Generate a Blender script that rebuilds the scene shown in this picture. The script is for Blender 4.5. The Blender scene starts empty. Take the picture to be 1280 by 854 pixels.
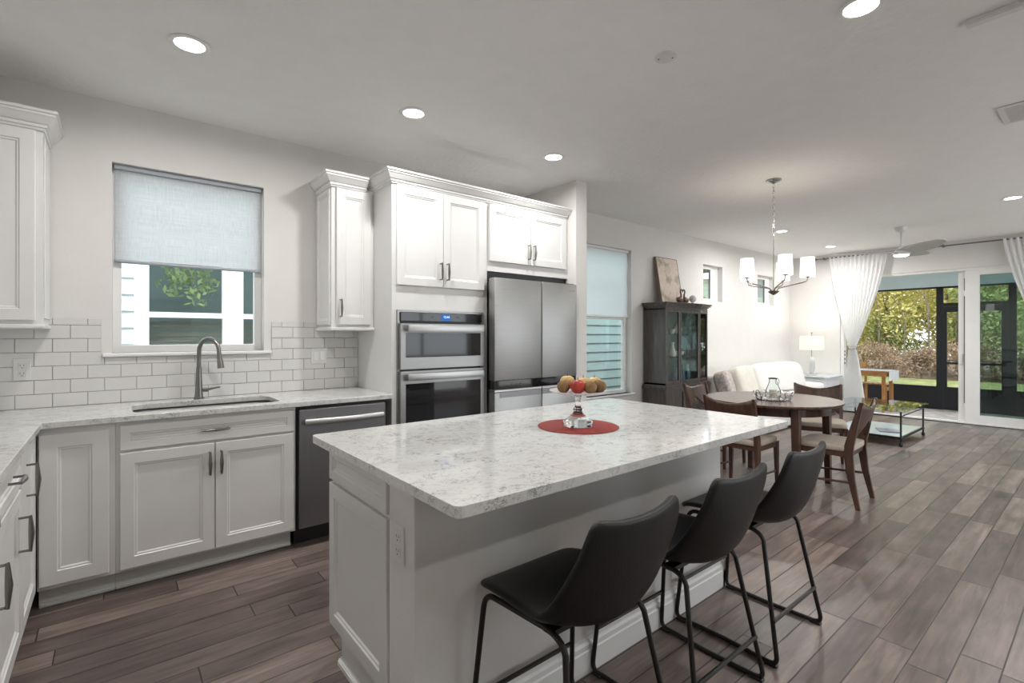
import bpy, bmesh, math, random
from mathutils import Vector, Matrix
random.seed(7)
PI = math.pi
S = bpy.context.scene
COL = S.collection
# ------------------------------------------------------------------ camera
cd = bpy.data.cameras.new('camera'); cam = bpy.data.objects.new('camera', cd); COL.objects.link(cam)
cd.sensor_width = 36.0; cd.lens = 614.2 / 1280 * 36; cd.shift_y = -7.84 / 1280; cd.clip_start = 0.02; cd.clip_end = 200
cam.location = (0, 0, 1.29); cam.rotation_euler = (PI / 2, 0, math.radians(50.86 - 90))
S.camera = cam
# ------------------------------------------------------------------ world, sun, exposure
w = bpy.data.worlds.new('world'); S.world = w; w.use_nodes = True
wn = w.node_tree.nodes; wl = w.node_tree.links
bgn = wn['Background']; bgn.inputs[0].default_value = (0.88, 0.94, 1.0, 1); bgn.inputs[1].default_value = 3.4
sd = bpy.data.lights.new('sun', 'SUN'); sun = bpy.data.objects.new('sun', sd); COL.objects.link(sun)
sd.energy = 3.6; sd.angle = math.radians(6); sd.color = (1, 0.95, 0.86); sun.rotation_euler = Vector((-.50, -.42, .76)).to_track_quat('Z', 'Y').to_euler()
LAMP_W = 14.0        # watts of every ceiling downlight
S.view_settings.view_transform = 'Standard'; S.view_settings.look = 'None'
S.view_settings.exposure = 0.24; S.view_settings.gamma = 1.0; S.view_settings.use_curve_mapping = False
S.cycles.use_denoising = True; S.cycles.max_bounces = 10; S.cycles.diffuse_bounces = 6
S.cycles.transparent_max_bounces = 16; S.cycles.sample_clamp_indirect = 6.0; S.cycles.caustics_reflective = False
S.cycles.caustics_refractive = False

# ------------------------------------------------------------------ materials
def nmat(name):
    m = bpy.data.materials.new(name); m.use_nodes = True
    nt = m.node_tree; return m, nt.nodes, nt.links, nt.nodes['Principled BSDF']
def mat(name, col, rough=0.5, metal=0.0, bump=0.0, bscale=50, var=0.0, vscale=8, stretch=(1, 1, 1), emit=0, trans=0, coat=0, spec=None, ior=None):
    m, n, l, p = nmat(name)
    p.inputs['Base Color'].default_value = (*col, 1); p.inputs['Roughness'].default_value = rough
    p.inputs['Metallic'].default_value = metal
    if spec is not None: p.inputs['Specular IOR Level'].default_value = spec
    if ior: p.inputs['IOR'].default_value = ior
    if trans: p.inputs['Transmission Weight'].default_value = trans
    if coat: p.inputs['Coat Weight'].default_value = coat
    if emit: p.inputs['Emission Color'].default_value = (*col, 1); p.inputs['Emission Strength'].default_value = emit
    tc = n.new('ShaderNodeTexCoord'); mp = n.new('ShaderNodeMapping'); mp.inputs['Scale'].default_value = stretch
    l.new(tc.outputs['Object'], mp.inputs[0])
    nz = n.new('ShaderNodeTexNoise'); nz.inputs['Scale'].default_value = vscale; nz.inputs['Detail'].default_value = 6
    l.new(mp.outputs[0], nz.inputs['Vector'])
    v = max(var, 0.015)
    r = n.new('ShaderNodeValToRGB'); r.color_ramp.elements[0].position = 0.3; r.color_ramp.elements[1].position = 0.7
    r.color_ramp.elements[0].color = (*[max(0, c * (1 - v)) for c in col], 1); r.color_ramp.elements[1].color = (*[min(1, c * (1 + v)) for c in col], 1)
    l.new(nz.outputs[0], r.inputs[0]); l.new(r.outputs[0], p.inputs['Base Color'])
    if bump:
        b = n.new('ShaderNodeTexNoise'); b.inputs['Scale'].default_value = bscale; b.inputs['Detail'].default_value = 3
        l.new(mp.outputs[0], b.inputs['Vector'])
        bp = n.new('ShaderNodeBump'); bp.inputs['Strength'].default_value = bump; bp.inputs['Distance'].default_value = 0.004
        l.new(b.outputs[0], bp.inputs['Height']); l.new(bp.outputs[0], p.inputs['Normal'])
    return m
def glassmat(name, tint, refl=0.06, rough=0.0):
    m = bpy.data.materials.new(name); m.use_nodes = True; n = m.node_tree.nodes; l = m.node_tree.links; n.clear()
    o = n.new('ShaderNodeOutputMaterial'); t = n.new('ShaderNodeBsdfTransparent'); t.inputs[0].default_value = (*tint, 1)
    g = n.new('ShaderNodeBsdfGlossy'); g.inputs['Roughness'].default_value = rough
    f = n.new('ShaderNodeLayerWeight'); f.inputs[0].default_value = 0.5
    fr5 = M_(n, 'ADD', M_(n, 'MULTIPLY', M_(n, 'POWER', f.outputs['Facing'], 5.0, l), .93, l), refl * .7, l)
    mx = n.new('ShaderNodeMixShader'); l.new(fr5, mx.inputs[0]); l.new(t.outputs[0], mx.inputs[1]); l.new(g.outputs[0], mx.inputs[2])
    l.new(mx.outputs[0], o.inputs[0]); return m
def clothmat(name, col, trl=0.5, weave=0.0, alpha=0.0):
    m = bpy.data.materials.new(name); m.use_nodes = True; n = m.node_tree.nodes; l = m.node_tree.links; n.clear()
    o = n.new('ShaderNodeOutputMaterial'); d = n.new('ShaderNodeBsdfDiffuse'); t = n.new('ShaderNodeBsdfTranslucent')
    tc = n.new('ShaderNodeTexCoord'); outs = []
    for sc in ((6, 6, 260), (240, 240, 5)):
        mp = n.new('ShaderNodeMapping'); mp.inputs['Scale'].default_value = sc; l.new(tc.outputs['Object'], mp.inputs[0])
        z = n.new('ShaderNodeTexNoise'); z.inputs['Scale'].default_value = 1.0; z.inputs['Detail'].default_value = 3; l.new(mp.outputs[0], z.inputs['Vector']); outs.append(z)
    a = n.new('ShaderNodeMath'); a.operation = 'ADD'; l.new(outs[0].outputs[0], a.inputs[0]); l.new(outs[1].outputs[0], a.inputs[1])
    r = n.new('ShaderNodeValToRGB'); r.color_ramp.elements[0].position = 0.3; r.color_ramp.elements[1].position = 0.7
    a2 = n.new('ShaderNodeMath'); a2.operation = 'MULTIPLY'; a2.inputs[1].default_value = 0.5; l.new(a.outputs[0], a2.inputs[0]); l.new(a2.outputs[0], r.inputs[0])
    r.color_ramp.elements[0].color = (*[c * (1 - weave) for c in col], 1); r.color_ramp.elements[1].color = (*col, 1)
    l.new(r.outputs[0], d.inputs[0]); l.new(r.outputs[0], t.inputs[0])
    mx = n.new('ShaderNodeMixShader'); mx.inputs[0].default_value = trl; l.new(d.outputs[0], mx.inputs[1]); l.new(t.outputs[0], mx.inputs[2])
    last = mx
    if alpha:
        tr = n.new('ShaderNodeBsdfTransparent'); m2 = n.new('ShaderNodeMixShader'); m2.inputs[0].default_value = alpha
        l.new(mx.outputs[0], m2.inputs[1]); l.new(tr.outputs[0], m2.inputs[2]); last = m2
    l.new(last.outputs[0], o.inputs[0]); return m
def emat(name, col, s):
    m = bpy.data.materials.new(name); m.use_nodes = True; n = m.node_tree.nodes; l = m.node_tree.links; n.clear()
    o = n.new('ShaderNodeOutputMaterial'); e = n.new('ShaderNodeEmission'); e.inputs[0].default_value = (*col, 1); e.inputs[1].default_value = s
    l.new(e.outputs[0], o.inputs[0]); return m
def M_(n, op, a, b=None, l=None):
    x = n.new('ShaderNodeMath'); x.operation = op
    for i, v in enumerate((a, b)):
        if v is None: continue
        if isinstance(v, (int, float)): x.inputs[i].default_value = v
        else: l.new(v, x.inputs[i])
    return x.outputs[0]
def floormat():
    m, n, l, p = nmat('plank_floor'); W, L = 0.1235, 1.05
    tc = n.new('ShaderNodeTexCoord'); sp = n.new('ShaderNodeSeparateXYZ'); l.new(tc.outputs['Object'], sp.inputs[0])
    yy = M_(n, 'DIVIDE', M_(n, 'ADD', sp.outputs[1], 12.35 - 0.0266, l), W, l); row = M_(n, 'FLOOR', yy, None, l); fy = M_(n, 'SUBTRACT', yy, row, l)
    wn_ = n.new('ShaderNodeTexWhiteNoise'); wn_.noise_dimensions = '1D'; l.new(row, wn_.inputs['W'])
    xx = M_(n, 'ADD', M_(n, 'DIVIDE', sp.outputs[0], L, l), M_(n, 'MULTIPLY', wn_.outputs['Value'], 7.0, l), l); cc = M_(n, 'FLOOR', xx, None, l); fx = M_(n, 'SUBTRACT', xx, cc, l)
    cb = n.new('ShaderNodeCombineXYZ'); l.new(row, cb.inputs[0]); l.new(cc, cb.inputs[1])
    w2 = n.new('ShaderNodeTexWhiteNoise'); w2.noise_dimensions = '2D'; l.new(cb.outputs[0], w2.inputs['Vector'])
    r = n.new('ShaderNodeValToRGB'); e = r.color_ramp.elements
    e[0].color = (0.108, 0.080, 0.072, 1); e[1].color = (0.228, 0.178, 0.155, 1); x = e.new(0.5); x.color = (0.155, 0.119, 0.106, 1)
    l.new(w2.outputs['Value'], r.inputs[0])
    # grain
    off = n.new('ShaderNodeVectorMath'); off.operation = 'SCALE'; off.inputs['Scale'].default_value = 13.0; l.new(w2.outputs['Color'], off.inputs[0])
    ad = n.new('ShaderNodeVectorMath'); ad.operation = 'ADD'; l.new(tc.outputs['Object'], ad.inputs[0]); l.new(off.outputs[0], ad.inputs[1])
    mp = n.new('ShaderNodeMapping'); mp.inputs['Scale'].default_value = (2.2, 26, 1); l.new(ad.outputs[0], mp.inputs[0])
    nz = n.new('ShaderNodeTexNoise'); nz.inputs['Scale'].default_value = 1.3; nz.inputs['Detail'].default_value = 8; nz.inputs['Distortion'].default_value = 0.8; l.new(mp.outputs[0], nz.inputs['Vector'])
    mp2 = n.new('ShaderNodeMapping'); mp2.inputs['Scale'].default_value = (3.0, 9, 1); l.new(ad.outputs[0], mp2.inputs[0])
    nz2 = n.new('ShaderNodeTexNoise'); nz2.inputs['Scale'].default_value = 1.2; nz2.inputs['Detail'].default_value = 4; l.new(mp2.outputs[0], nz2.inputs['Vector'])
    g = n.new('ShaderNodeMapRange'); g.inputs['From Min'].default_value = 0.3; g.inputs['From Max'].default_value = 0.7; g.inputs['To Min'].default_value = 0.66; g.inputs['To Max'].default_value = 1.28; l.new(nz.outputs[0], g.inputs[0])
    g2 = n.new('ShaderNodeMapRange'); g2.inputs['From Min'].default_value = 0.3; g2.inputs['From Max'].default_value = 0.7; g2.inputs['To Min'].default_value = 0.72; g2.inputs['To Max'].default_value = 1.25; l.new(nz2.outputs[0], g2.inputs[0])
    gg = M_(n, 'MULTIPLY', g.outputs[0], g2.outputs[0], l)
    sy = M_(n, 'MINIMUM', fy, M_(n, 'SUBTRACT', 1.0, fy, l), l); sx = M_(n, 'MINIMUM', fx, M_(n, 'SUBTRACT', 1.0, fx, l), l)
    sm = M_(n, 'MINIMUM', M_(n, 'MULTIPLY', sy, W, l), M_(n, 'MULTIPLY', sx, L, l), l)
    seam = n.new('ShaderNodeMapRange'); seam.inputs['From Min'].default_value = 0.0010; seam.inputs['From Max'].default_value = 0.0034; seam.inputs['To Min'].default_value = 0.12; l.new(sm, seam.inputs[0])
    k = M_(n, 'MULTIPLY', gg, seam.outputs[0], l)
    vm = n.new('ShaderNodeVectorMath'); vm.operation = 'SCALE'; l.new(r.outputs[0], vm.inputs[0]); l.new(k, vm.inputs['Scale']); l.new(vm.outputs[0], p.inputs['Base Color'])
    rr = n.new('ShaderNodeMapRange'); rr.inputs['To Min'].default_value = 0.26; rr.inputs['To Max'].default_value = 0.46; l.new(nz.outputs[0], rr.inputs[0]); l.new(rr.outputs[0], p.inputs['Roughness'])
    bp = n.new('ShaderNodeBump'); bp.inputs['Strength'].default_value = 0.35; bp.inputs['Distance'].default_value = 0.002
    hh = M_(n, 'ADD', seam.outputs[0], M_(n, 'MULTIPLY', nz.outputs[0], 0.4, l), l); l.new(hh, bp.inputs['Height']); l.new(bp.outputs[0], p.inputs['Normal'])
    return m
def quartzmat():
    m, n, l, p = nmat('quartz')
    tc = n.new('ShaderNodeTexCoord'); mp = n.new('ShaderNodeMapping'); mp.inputs['Scale'].default_value = (1, 1.3, 1.2); mp.inputs['Rotation'].default_value = (0, 0, 0.4); l.new(tc.outputs['Object'], mp.inputs[0])
    def noise(sc, det, ro, di=0.0):
        z = n.new('ShaderNodeTexNoise'); z.inputs['Scale'].default_value = sc; z.inputs['Detail'].default_value = det; z.inputs['Roughness'].default_value = ro; z.inputs['Distortion'].default_value = di; l.new(mp.outputs[0], z.inputs['Vector']); return z.outputs[0]
    def rng(v, a_, b_, c_=0.0, d_=1.0):
        r = n.new('ShaderNodeMapRange'); r.inputs['From Min'].default_value = a_; r.inputs['From Max'].default_value = b_; r.inputs['To Min'].default_value = c_; r.inputs['To Max'].default_value = d_; l.new(v, r.inputs[0]); return r.outputs[0]
    def vein(sc, wd, di, m0, m1, msc):
        v = M_(n, 'ABSOLUTE', M_(n, 'SUBTRACT', noise(sc, 5, .6, di), 0.5, l), None, l)
        return M_(n, 'MULTIPLY', rng(v, 0, wd, 1, 0), rng(noise(msc, 3, .5), m0, m1), l)
    f1 = vein(30, .030, 1.2, .54, .60, 16); f2 = vein(12, .014, 2.0, .50, .58, 9)
    f = M_(n, 'MAXIMUM', M_(n, 'MULTIPLY', f1, .85, l), M_(n, 'MULTIPLY', f2, .85, l), l)
    r = n.new('ShaderNodeValToRGB'); e = r.color_ramp.elements; e[0].position = 0.34; e[0].color = (0.50, 0.50, 0.49, 1); e[1].position = 0.50; e[1].color = (0.64, 0.64, 0.625, 1); l.new(noise(38, 8, .72, .4), r.inputs[0])
    mx = n.new('ShaderNodeMix'); mx.data_type = 'RGBA'; l.new(f, mx.inputs[0]); l.new(r.outputs[0], mx.inputs[6]); mx.inputs[7].default_value = (0.12, 0.12, 0.12, 1)
    l.new(mx.outputs[2], p.inputs['Base Color']); p.inputs['Roughness'].default_value = 0.08
    return m
def leafmat(name, c1, c2):
    m = bpy.data.materials.new(name); m.use_nodes = True; n = m.node_tree.nodes; l = m.node_tree.links; n.clear()
    o = n.new('ShaderNodeOutputMaterial'); d = n.new('ShaderNodeBsdfDiffuse'); t = n.new('ShaderNodeBsdfTranslucent')
    g = n.new('ShaderNodeNewGeometry'); r = n.new('ShaderNodeValToRGB'); r.color_ramp.elements[0].color = (*c1, 1); r.color_ramp.elements[1].color = (*c2, 1)
    l.new(g.outputs['Random Per Island'], r.inputs[0]); l.new(r.outputs[0], d.inputs[0]); l.new(r.outputs[0], t.inputs[0])
    mx = n.new('ShaderNodeMixShader'); mx.inputs[0].default_value = 0.4; l.new(d.outputs[0], mx.inputs[1]); l.new(t.outputs[0], mx.inputs[2]); l.new(mx.outputs[0], o.inputs[0]); return m

WALL = mat('wall_paint', (0.70, 0.685, 0.665), 0.75, bump=0.12, bscale=90)
CEIL = mat('ceiling_paint', (0.84, 0.835, 0.825), 0.85, bump=0.8, bscale=26)
TRIM = mat('white_trim', (0.80, 0.80, 0.79), 0.35)
CAB = mat('cabinet_paint', (0.70, 0.698, 0.69), 0.38)
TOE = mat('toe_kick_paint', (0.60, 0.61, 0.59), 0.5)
FLOOR = floormat(); QUARTZ = quartzmat()
TILE = mat('white_tile', (0.66, 0.655, 0.65), 0.13, bump=0.05, bscale=12); GROUT = mat('grey_grout', (0.40, 0.40, 0.395), 0.9)
STEEL = mat('brushed_steel', (0.37, 0.37, 0.365), 0.46, 1.0, var=0.05, vscale=3, stretch=(1, 1, 120))
STEELD = mat('dark_steel', (0.25, 0.245, 0.255), 0.42, 1.0, var=0.05, vscale=3, stretch=(90, 1, 1))
BRIGHT = mat('bright_steel', (0.50, 0.50, 0.50), 0.40, 1.0)
NICKEL = mat('brushed_nickel', (0.24, 0.232, 0.225), 0.30, 1.0)
CHROME = mat('polished_nickel', (0.45, 0.44, 0.43), 0.15, 1.0)
BLKGLS = mat('black_glass', (0.012, 0.012, 0.014), 0.05)
BLK = mat('black_plastic', (0.012, 0.012, 0.013), 0.4)
BLKMET = mat('black_metal', (0.012, 0.010, 0.009), 0.42, spec=.4)
LEATHER = mat('black_leather', (0.0075, 0.0075, 0.008), 0.42, bump=0.18, bscale=140, var=0.2, spec=0.35)
WALNUT = mat('walnut', (0.078, 0.038, 0.025), 0.34, var=0.4, vscale=5, stretch=(7, 7, 1.2))
WALTOP = mat('walnut_top', (0.125, 0.072, 0.056), 0.26, var=0.35, vscale=4, stretch=(1.2, 14, 1))
HUTCH = mat('aged_dark_wood', (0.060, 0.046, 0.042), 0.20, var=0.3, vscale=5, stretch=(6, 6, 1), spec=0.7)
HUTIN = mat('cabinet_interior', (0.055, 0.11, 0.09), 0.4)
BEIGE = mat('oatmeal_fabric', (0.46, 0.395, 0.33), 0.9, bump=0.4, bscale=220, var=0.12, vscale=120)
WHFAB = mat('white_slipcover', (0.78, 0.765, 0.74), 0.9, bump=0.35, bscale=14)
CREAM = mat('cream_fabric', (0.70, 0.67, 0.60), 0.9, bump=0.4, bscale=16, var=0.06)
PINKF = mat('muted_print_fabric', (0.48, 0.42, 0.40), 0.9, var=0.35, vscale=26)
RED = mat('red_placemat', (0.27, 0.035, 0.028), 0.75, bump=0.6, bscale=160, var=0.15, vscale=60)
GLASS = glassmat('window_glass', (0.97, 0.985, 0.98)); TINT = glassmat('tinted_glass', (0.80, 0.86, 0.85)); CLEAR = glassmat('clear_thin_glass', (0.93, 0.96, 0.95))
TABGL = glassmat('table_glass', (0.80, 0.90, 0.92))
REALGL = mat('crystal', (0.97, 0.98, 0.98), 0.02, trans=1.0, ior=1.5)
BLIND = clothmat('grey_blue_blind', (0.80, 0.815, 0.83), 0.6, 0.26); BLINDW = clothmat('white_blind', (0.95, 0.955, 0.96), 0.62, 0.08)
BLINDB = mat('blind_hem', (0.36, 0.39, 0.43), 0.6)
SHEER = clothmat('white_curtain', (0.93, 0.93, 0.93), 0.35, 0.03)
SHADE = emat('lit_shade', (1, 0.95, 0.87), 1.6); SHADE2 = clothmat('cream_shade', (0.86, 0.83, 0.76), 0.5)
LENS = emat('lit_lens', (1, 0.985, 0.95), 12.0)
PLATE = mat('white_plastic', (0.70, 0.70, 0.69), 0.35)
SLOT = mat('slot_grey', (0.12, 0.12, 0.12), 0.6)
SCREEN = emat('blue_display', (0.04, 0.16, 0.55), 0.9); DIGIT = emat('display_digits', (0.75, 0.88, 1), 1.4)

# ------------------------------------------------------------------ mesh builder
WO = {}
class MB:
    def __init__(s): s.v = []; s.f = []
    def add(s, vs, fs):
        b = len(s.v); s.v += [tuple(v) for v in vs]; s.f += [tuple(i + b for i in f) for f in fs]; return s
    def bm(s, bm):
        bm.verts.index_update(); s.add([v.co[:] for v in bm.verts], [[v.index for v in f.verts] for f in bm.faces]); bm.free(); return s
    def box(s, x0, x1, y0, y1, z0, z1, bev=0.0, seg=2):
        x0, x1 = min(x0, x1), max(x0, x1); y0, y1 = min(y0, y1), max(y0, y1); z0, z1 = min(z0, z1), max(z0, z1)
        vs = [(x, y, z) for x in (x0, x1) for y in (y0, y1) for z in (z0, z1)]
        fs = [(0, 1, 3, 2), (4, 6, 7, 5), (0, 4, 5, 1), (2, 3, 7, 6), (0, 2, 6, 4), (1, 5, 7, 3)]
        if not bev: return s.add(vs, fs)
        b = bmesh.new(); bv = [b.verts.new(v) for v in vs]
        for f in fs: b.faces.new([bv[i] for i in f])
        bmesh.ops.bevel(b, geom=b.edges[:], offset=bev, segments=seg, profile=0.5, affect='EDGES'); return s.bm(b)
    def tube(s, pts, r, seg=10, closed=False, flat=1.0):
        pts = [Vector(p) for p in pts]; N = len(pts); rs = r if isinstance(r, (list, tuple)) else [r] * N
        T = []
        for i in range(N):
            a = pts[(i - 1) % N] if (closed or i) else pts[0]; b = pts[(i + 1) % N] if (closed or i < N - 1) else pts[-1]
            T.append((b - a).normalized())
        up = Vector((0, 0, 1)) if abs(T[0].z) < 0.9 else Vector((1, 0, 0)); u = T[0].cross(up).normalized(); vs = []
        for i in range(N):
            u = (u - T[i] * u.dot(T[i])).normalized(); w_ = T[i].cross(u)
            for k in range(seg):
                a = 2 * PI * k / seg; vs.append(pts[i] + (u * math.cos(a) + w_ * math.sin(a) * flat) * rs[i])
        fs = []
        for i in range(N if closed else N - 1):
            j = (i + 1) % N
            for k in range(seg): fs.append((i * seg + k, i * seg + (k + 1) % seg, j * seg + (k + 1) % seg, j * seg + k))
        if not closed: fs += [tuple(range(seg))[::-1], tuple(range((N - 1) * seg, N * seg))]
        return s.add(vs, fs)
    def cyl(s, p0, p1, r0, r1=None, seg=24): return s.tube([p0, p1], [r0, r0 if r1 is None else r1], seg)
    def lathe(s, prof, c=(0, 0, 0), seg=32, cap=True):
        vs = []; fs = []; n = len(prof)
        for r, z in prof:
            for k in range(seg):
                a = 2 * PI * k / seg; vs.append((c[0] + r * math.cos(a), c[1] + r * math.sin(a), c[2] + z))
        for i in range(n - 1):
            for k in range(seg): fs.append((i * seg + k, i * seg + (k + 1) % seg, (i + 1) * seg + (k + 1) % seg, (i + 1) * seg + k))
        if cap: fs += [tuple(range(seg))[::-1], tuple(range((n - 1) * seg, n * seg))]
        return s.add(vs, fs)
    def poly(s, outer, holes, h0, h1, fn):
        """extruded polygon with holes; outer, holes: 2D loops; fn(a, b, h) -> xyz"""
        b = bmesh.new(); es = []
        for lp in [outer] + holes:
            vs = [b.verts.new((p[0], p[1], 0)) for p in lp]
            es += [b.edges.new((vs[i], vs[(i + 1) % len(vs)])) for i in range(len(vs))]
        bmesh.ops.triangle_fill(b, use_beauty=True, use_dissolve=False, edges=es)
        r = bmesh.ops.extrude_face_region(b, geom=b.faces[:]); ex = {v for v in r['geom'] if isinstance(v, bmesh.types.BMVert)}
        for v in b.verts: v.co = Vector(fn(v.co.x, v.co.y, h1 if v in ex else h0))
        return s.bm(b)
    def grid(s, fn, nu, nv, wrapu=False):
        vs = [fn(i / nu, j / nv) for j in range(nv + 1) for i in range(nu + (0 if wrapu else 1))]; W_ = nu + (0 if wrapu else 1)
        fs = [(j * W_ + i, j * W_ + (i + 1) % W_, (j + 1) * W_ + (i + 1) % W_, (j + 1) * W_ + i) for j in range(nv) for i in range(nu)]
        return s.add(vs, fs)
    def blob(s, c, sz, e=0.6, rot=None, seg=20, flat=0):
        """superellipsoid cushion / fruit"""
        R_ = rot or Matrix.Identity(3); sg = lambda t, p: math.copysign(abs(t) ** p, t); vs = []; fs = []
        n, m_ = seg, seg // 2
        for j in range(m_ + 1):
            ph = -PI / 2 + PI * j / m_
            for i in range(n):
                th = 2 * PI * i / n
                q = Vector((sz[0] * sg(math.cos(ph), e) * sg(math.cos(th), e), sz[1] * sg(math.cos(ph), e) * sg(math.sin(th), e), sz[2] * sg(math.sin(ph), 1.0 if flat else e)))
                vs.append(R_ @ q + Vector(c))
        for j in range(m_):
            for i in range(n): fs.append((j * n + i, j * n + (i + 1) % n, (j + 1) * n + (i + 1) % n, (j + 1) * n + i))
        return s.add(vs, fs)
    def bar(s, st):
        """rectangular bar through stations (x, y, z, wx, wy)"""
        vs = []; fs = []
        for x, y, z, a, b in st: vs += [(x - a / 2, y - b / 2, z), (x + a / 2, y - b / 2, z), (x + a / 2, y + b / 2, z), (x - a / 2, y + b / 2, z)]
        for i in range(len(st) - 1):
            for k in range(4): fs.append((i * 4 + k, i * 4 + (k + 1) % 4, i * 4 + 4 + (k + 1) % 4, i * 4 + 4 + k))
        fs += [(3, 2, 1, 0), tuple(range(len(st) * 4 - 4, len(st) * 4))]; return s.add(vs, fs)
    def build(s, name, m, parent=None, smooth=False, bevel=0, ang=35):
        me = bpy.data.meshes.new(name)
        vs = s.v
        if parent is not None: o0 = WO[parent.name]
        else:
            xs = [v[0] for v in vs]; ys = [v[1] for v in vs]; zs = [v[2] for v in vs]; o0 = Vector(((min(xs) + max(xs)) / 2, (min(ys) + max(ys)) / 2, min(zs)))
        me.from_pydata([(v[0] - o0.x, v[1] - o0.y, v[2] - o0.z) for v in vs], [], s.f); me.update()
        b = bmesh.new(); b.from_mesh(me); bmesh.ops.remove_doubles(b, verts=b.verts, dist=1e-6)
        if name != 'foliage': bmesh.ops.recalc_face_normals(b, faces=b.faces)
        b.to_mesh(me); b.free(); me.materials.append(m)
        o = bpy.data.objects.new(name, me); COL.objects.link(o)
        if parent is not None: o.parent = parent
        else: o.location = o0
        WO[o.name] = o0.copy()
        if smooth:
            me.shade_smooth(); me.set_sharp_from_angle(angle=math.radians(ang))
        if bevel:
            md = o.modifiers.new('bevel', 'BEVEL'); md.width = bevel; md.segments = 2; md.limit_method = 'ANGLE'
        return o
def tag(o, label, cat, group=None):
    o['label'] = label; o['category'] = cat
    if group: o['group'] = group
    return o
def thing(name, label, cat, loc=(0, 0, 0), group=None):
    o = bpy.data.objects.new(name, None); o.empty_display_size = 0.1; COL.objects.link(o); o.location = loc; WO[o.name] = Vector(loc); return tag(o, label, cat, group)
def struct(o): o['kind'] = 'structure'; return o
def copy_tree(o, parent=None):
    c = o.copy(); COL.objects.link(c); c.parent = parent
    for ch in list(o.children): copy_tree(ch, c)
    return c
def place(o, loc, rz=0, label=None, group=None):
    o.location = loc; o.rotation_euler = (0, 0, rz)
    if label: o['label'] = label
    if group: o['group'] = group
    return o
def rect(a0, a1, b0, b1): return [(a0, b0), (a1, b0), (a1, b1), (a0, b1)]
def rrect(a0, a1, b0, b1, r, n=6):
    out = []
    for cx, cy, s0 in ((a1 - r, b0 + r, -PI / 2), (a1 - r, b1 - r, 0), (a0 + r, b1 - r, PI / 2), (a0 + r, b0 + r, PI)):
        for k in range(n + 1): out.append((cx + r * math.cos(s0 + PI / 2 * k / n), cy + r * math.sin(s0 + PI / 2 * k / n)))
    return out
XZ = lambda a, b, h: (a, h, b)
YZ = lambda a, b, h: (h, a, b)
XY = lambda a, b, h: (a, b, h)
def front_map(face, pos):
    """d measured outwards from the face"""
    if face == '-y': return lambda a, z, d: (a, pos - d, z)
    if face == '+x': return lambda a, z, d: (pos + d, a, z)
    if face == '-x': return lambda a, z, d: (pos - d, a, z)
def panel(face, pos, a0, a1, z0, z1, fr=0.055, th=0.02):
    """raised frame and recessed panel door front, outside face th in front of pos"""
    f = front_map(face, pos); rings = [(0, 0), (0, th - 0.002), (0.002, th), (fr, th), (fr + 0.004, th - 0.005), (fr + 0.010, th - 0.005), (fr + 0.016, th - 0.010)]
    vs = []; fs = []
    for ins, d in rings: vs += [f(a0 + ins, z0 + ins, d), f(a1 - ins, z0 + ins, d), f(a1 - ins, z1 - ins, d), f(a0 + ins, z1 - ins, d)]
    for i in range(len(rings) - 1):
        for k in range(4): fs.append((i * 4 + k, i * 4 + (k + 1) % 4, i * 4 + 4 + (k + 1) % 4, i * 4 + 4 + k))
    n = len(rings) * 4; fs += [(n - 4, n - 3, n - 2, n - 1), (3, 2, 1, 0)]
    return MB().add(vs, fs)
def pull(face, pos, a, z, L=0.115, vertical=True, out=0.032):
    f = front_map(face, pos); h = L / 2; pts = []; rs = []
    for t, d, r in ((-h, 0, 0.0045), (-h, out * 0.8, 0.0045), (-h * 1.08, out, 0.005), (-h * 0.5, out * 1.05, 0.0075), (0, out * 1.1, 0.0095), (h * 0.5, out * 1.05, 0.0075), (h * 1.08, out, 0.005), (h, out * 0.8, 0.0045), (h, 0, 0.0045)):
        pts.append(f(a, z + t, d) if vertical else f(a + t, z, d)); rs.append(r)
    return MB().tube(pts, rs, 8)
def leafmesh(n, rad, size, seedv, shell=0.35):
    rnd = random.Random(seedv); vs = []; fs = []
    lobes = [(Vector((rnd.uniform(-.6, .6) * rad[0], rnd.uniform(-.6, .6) * rad[1], rnd.uniform(-.6, .65) * rad[2])), rnd.uniform(.3, .55)) for _ in range(14)]
    for i in range(n):
        c, k = rnd.choice(lobes); d = Vector((rnd.gauss(0, 1), rnd.gauss(0, 1), rnd.gauss(0, 1))).normalized() * (rnd.random() ** shell)
        p = c + Vector((d.x * rad[0] * k, d.y * rad[1] * k, d.z * rad[2] * k)); s_ = size * rnd.uniform(.5, 1.2)
        u = Vector((rnd.gauss(0, 1), rnd.gauss(0, 1), rnd.gauss(0, 1))).normalized(); w_ = u.cross(Vector((rnd.gauss(0, 1), rnd.gauss(0, 1), rnd.gauss(0, 1)))).normalized()
        b = len(vs); vs += [p - u * s_, p + w_ * s_ * .45, p + u * s_, p - w_ * s_ * .45]; fs.append((b, b + 1, b + 2, b + 3))
    return vs, fs

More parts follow.
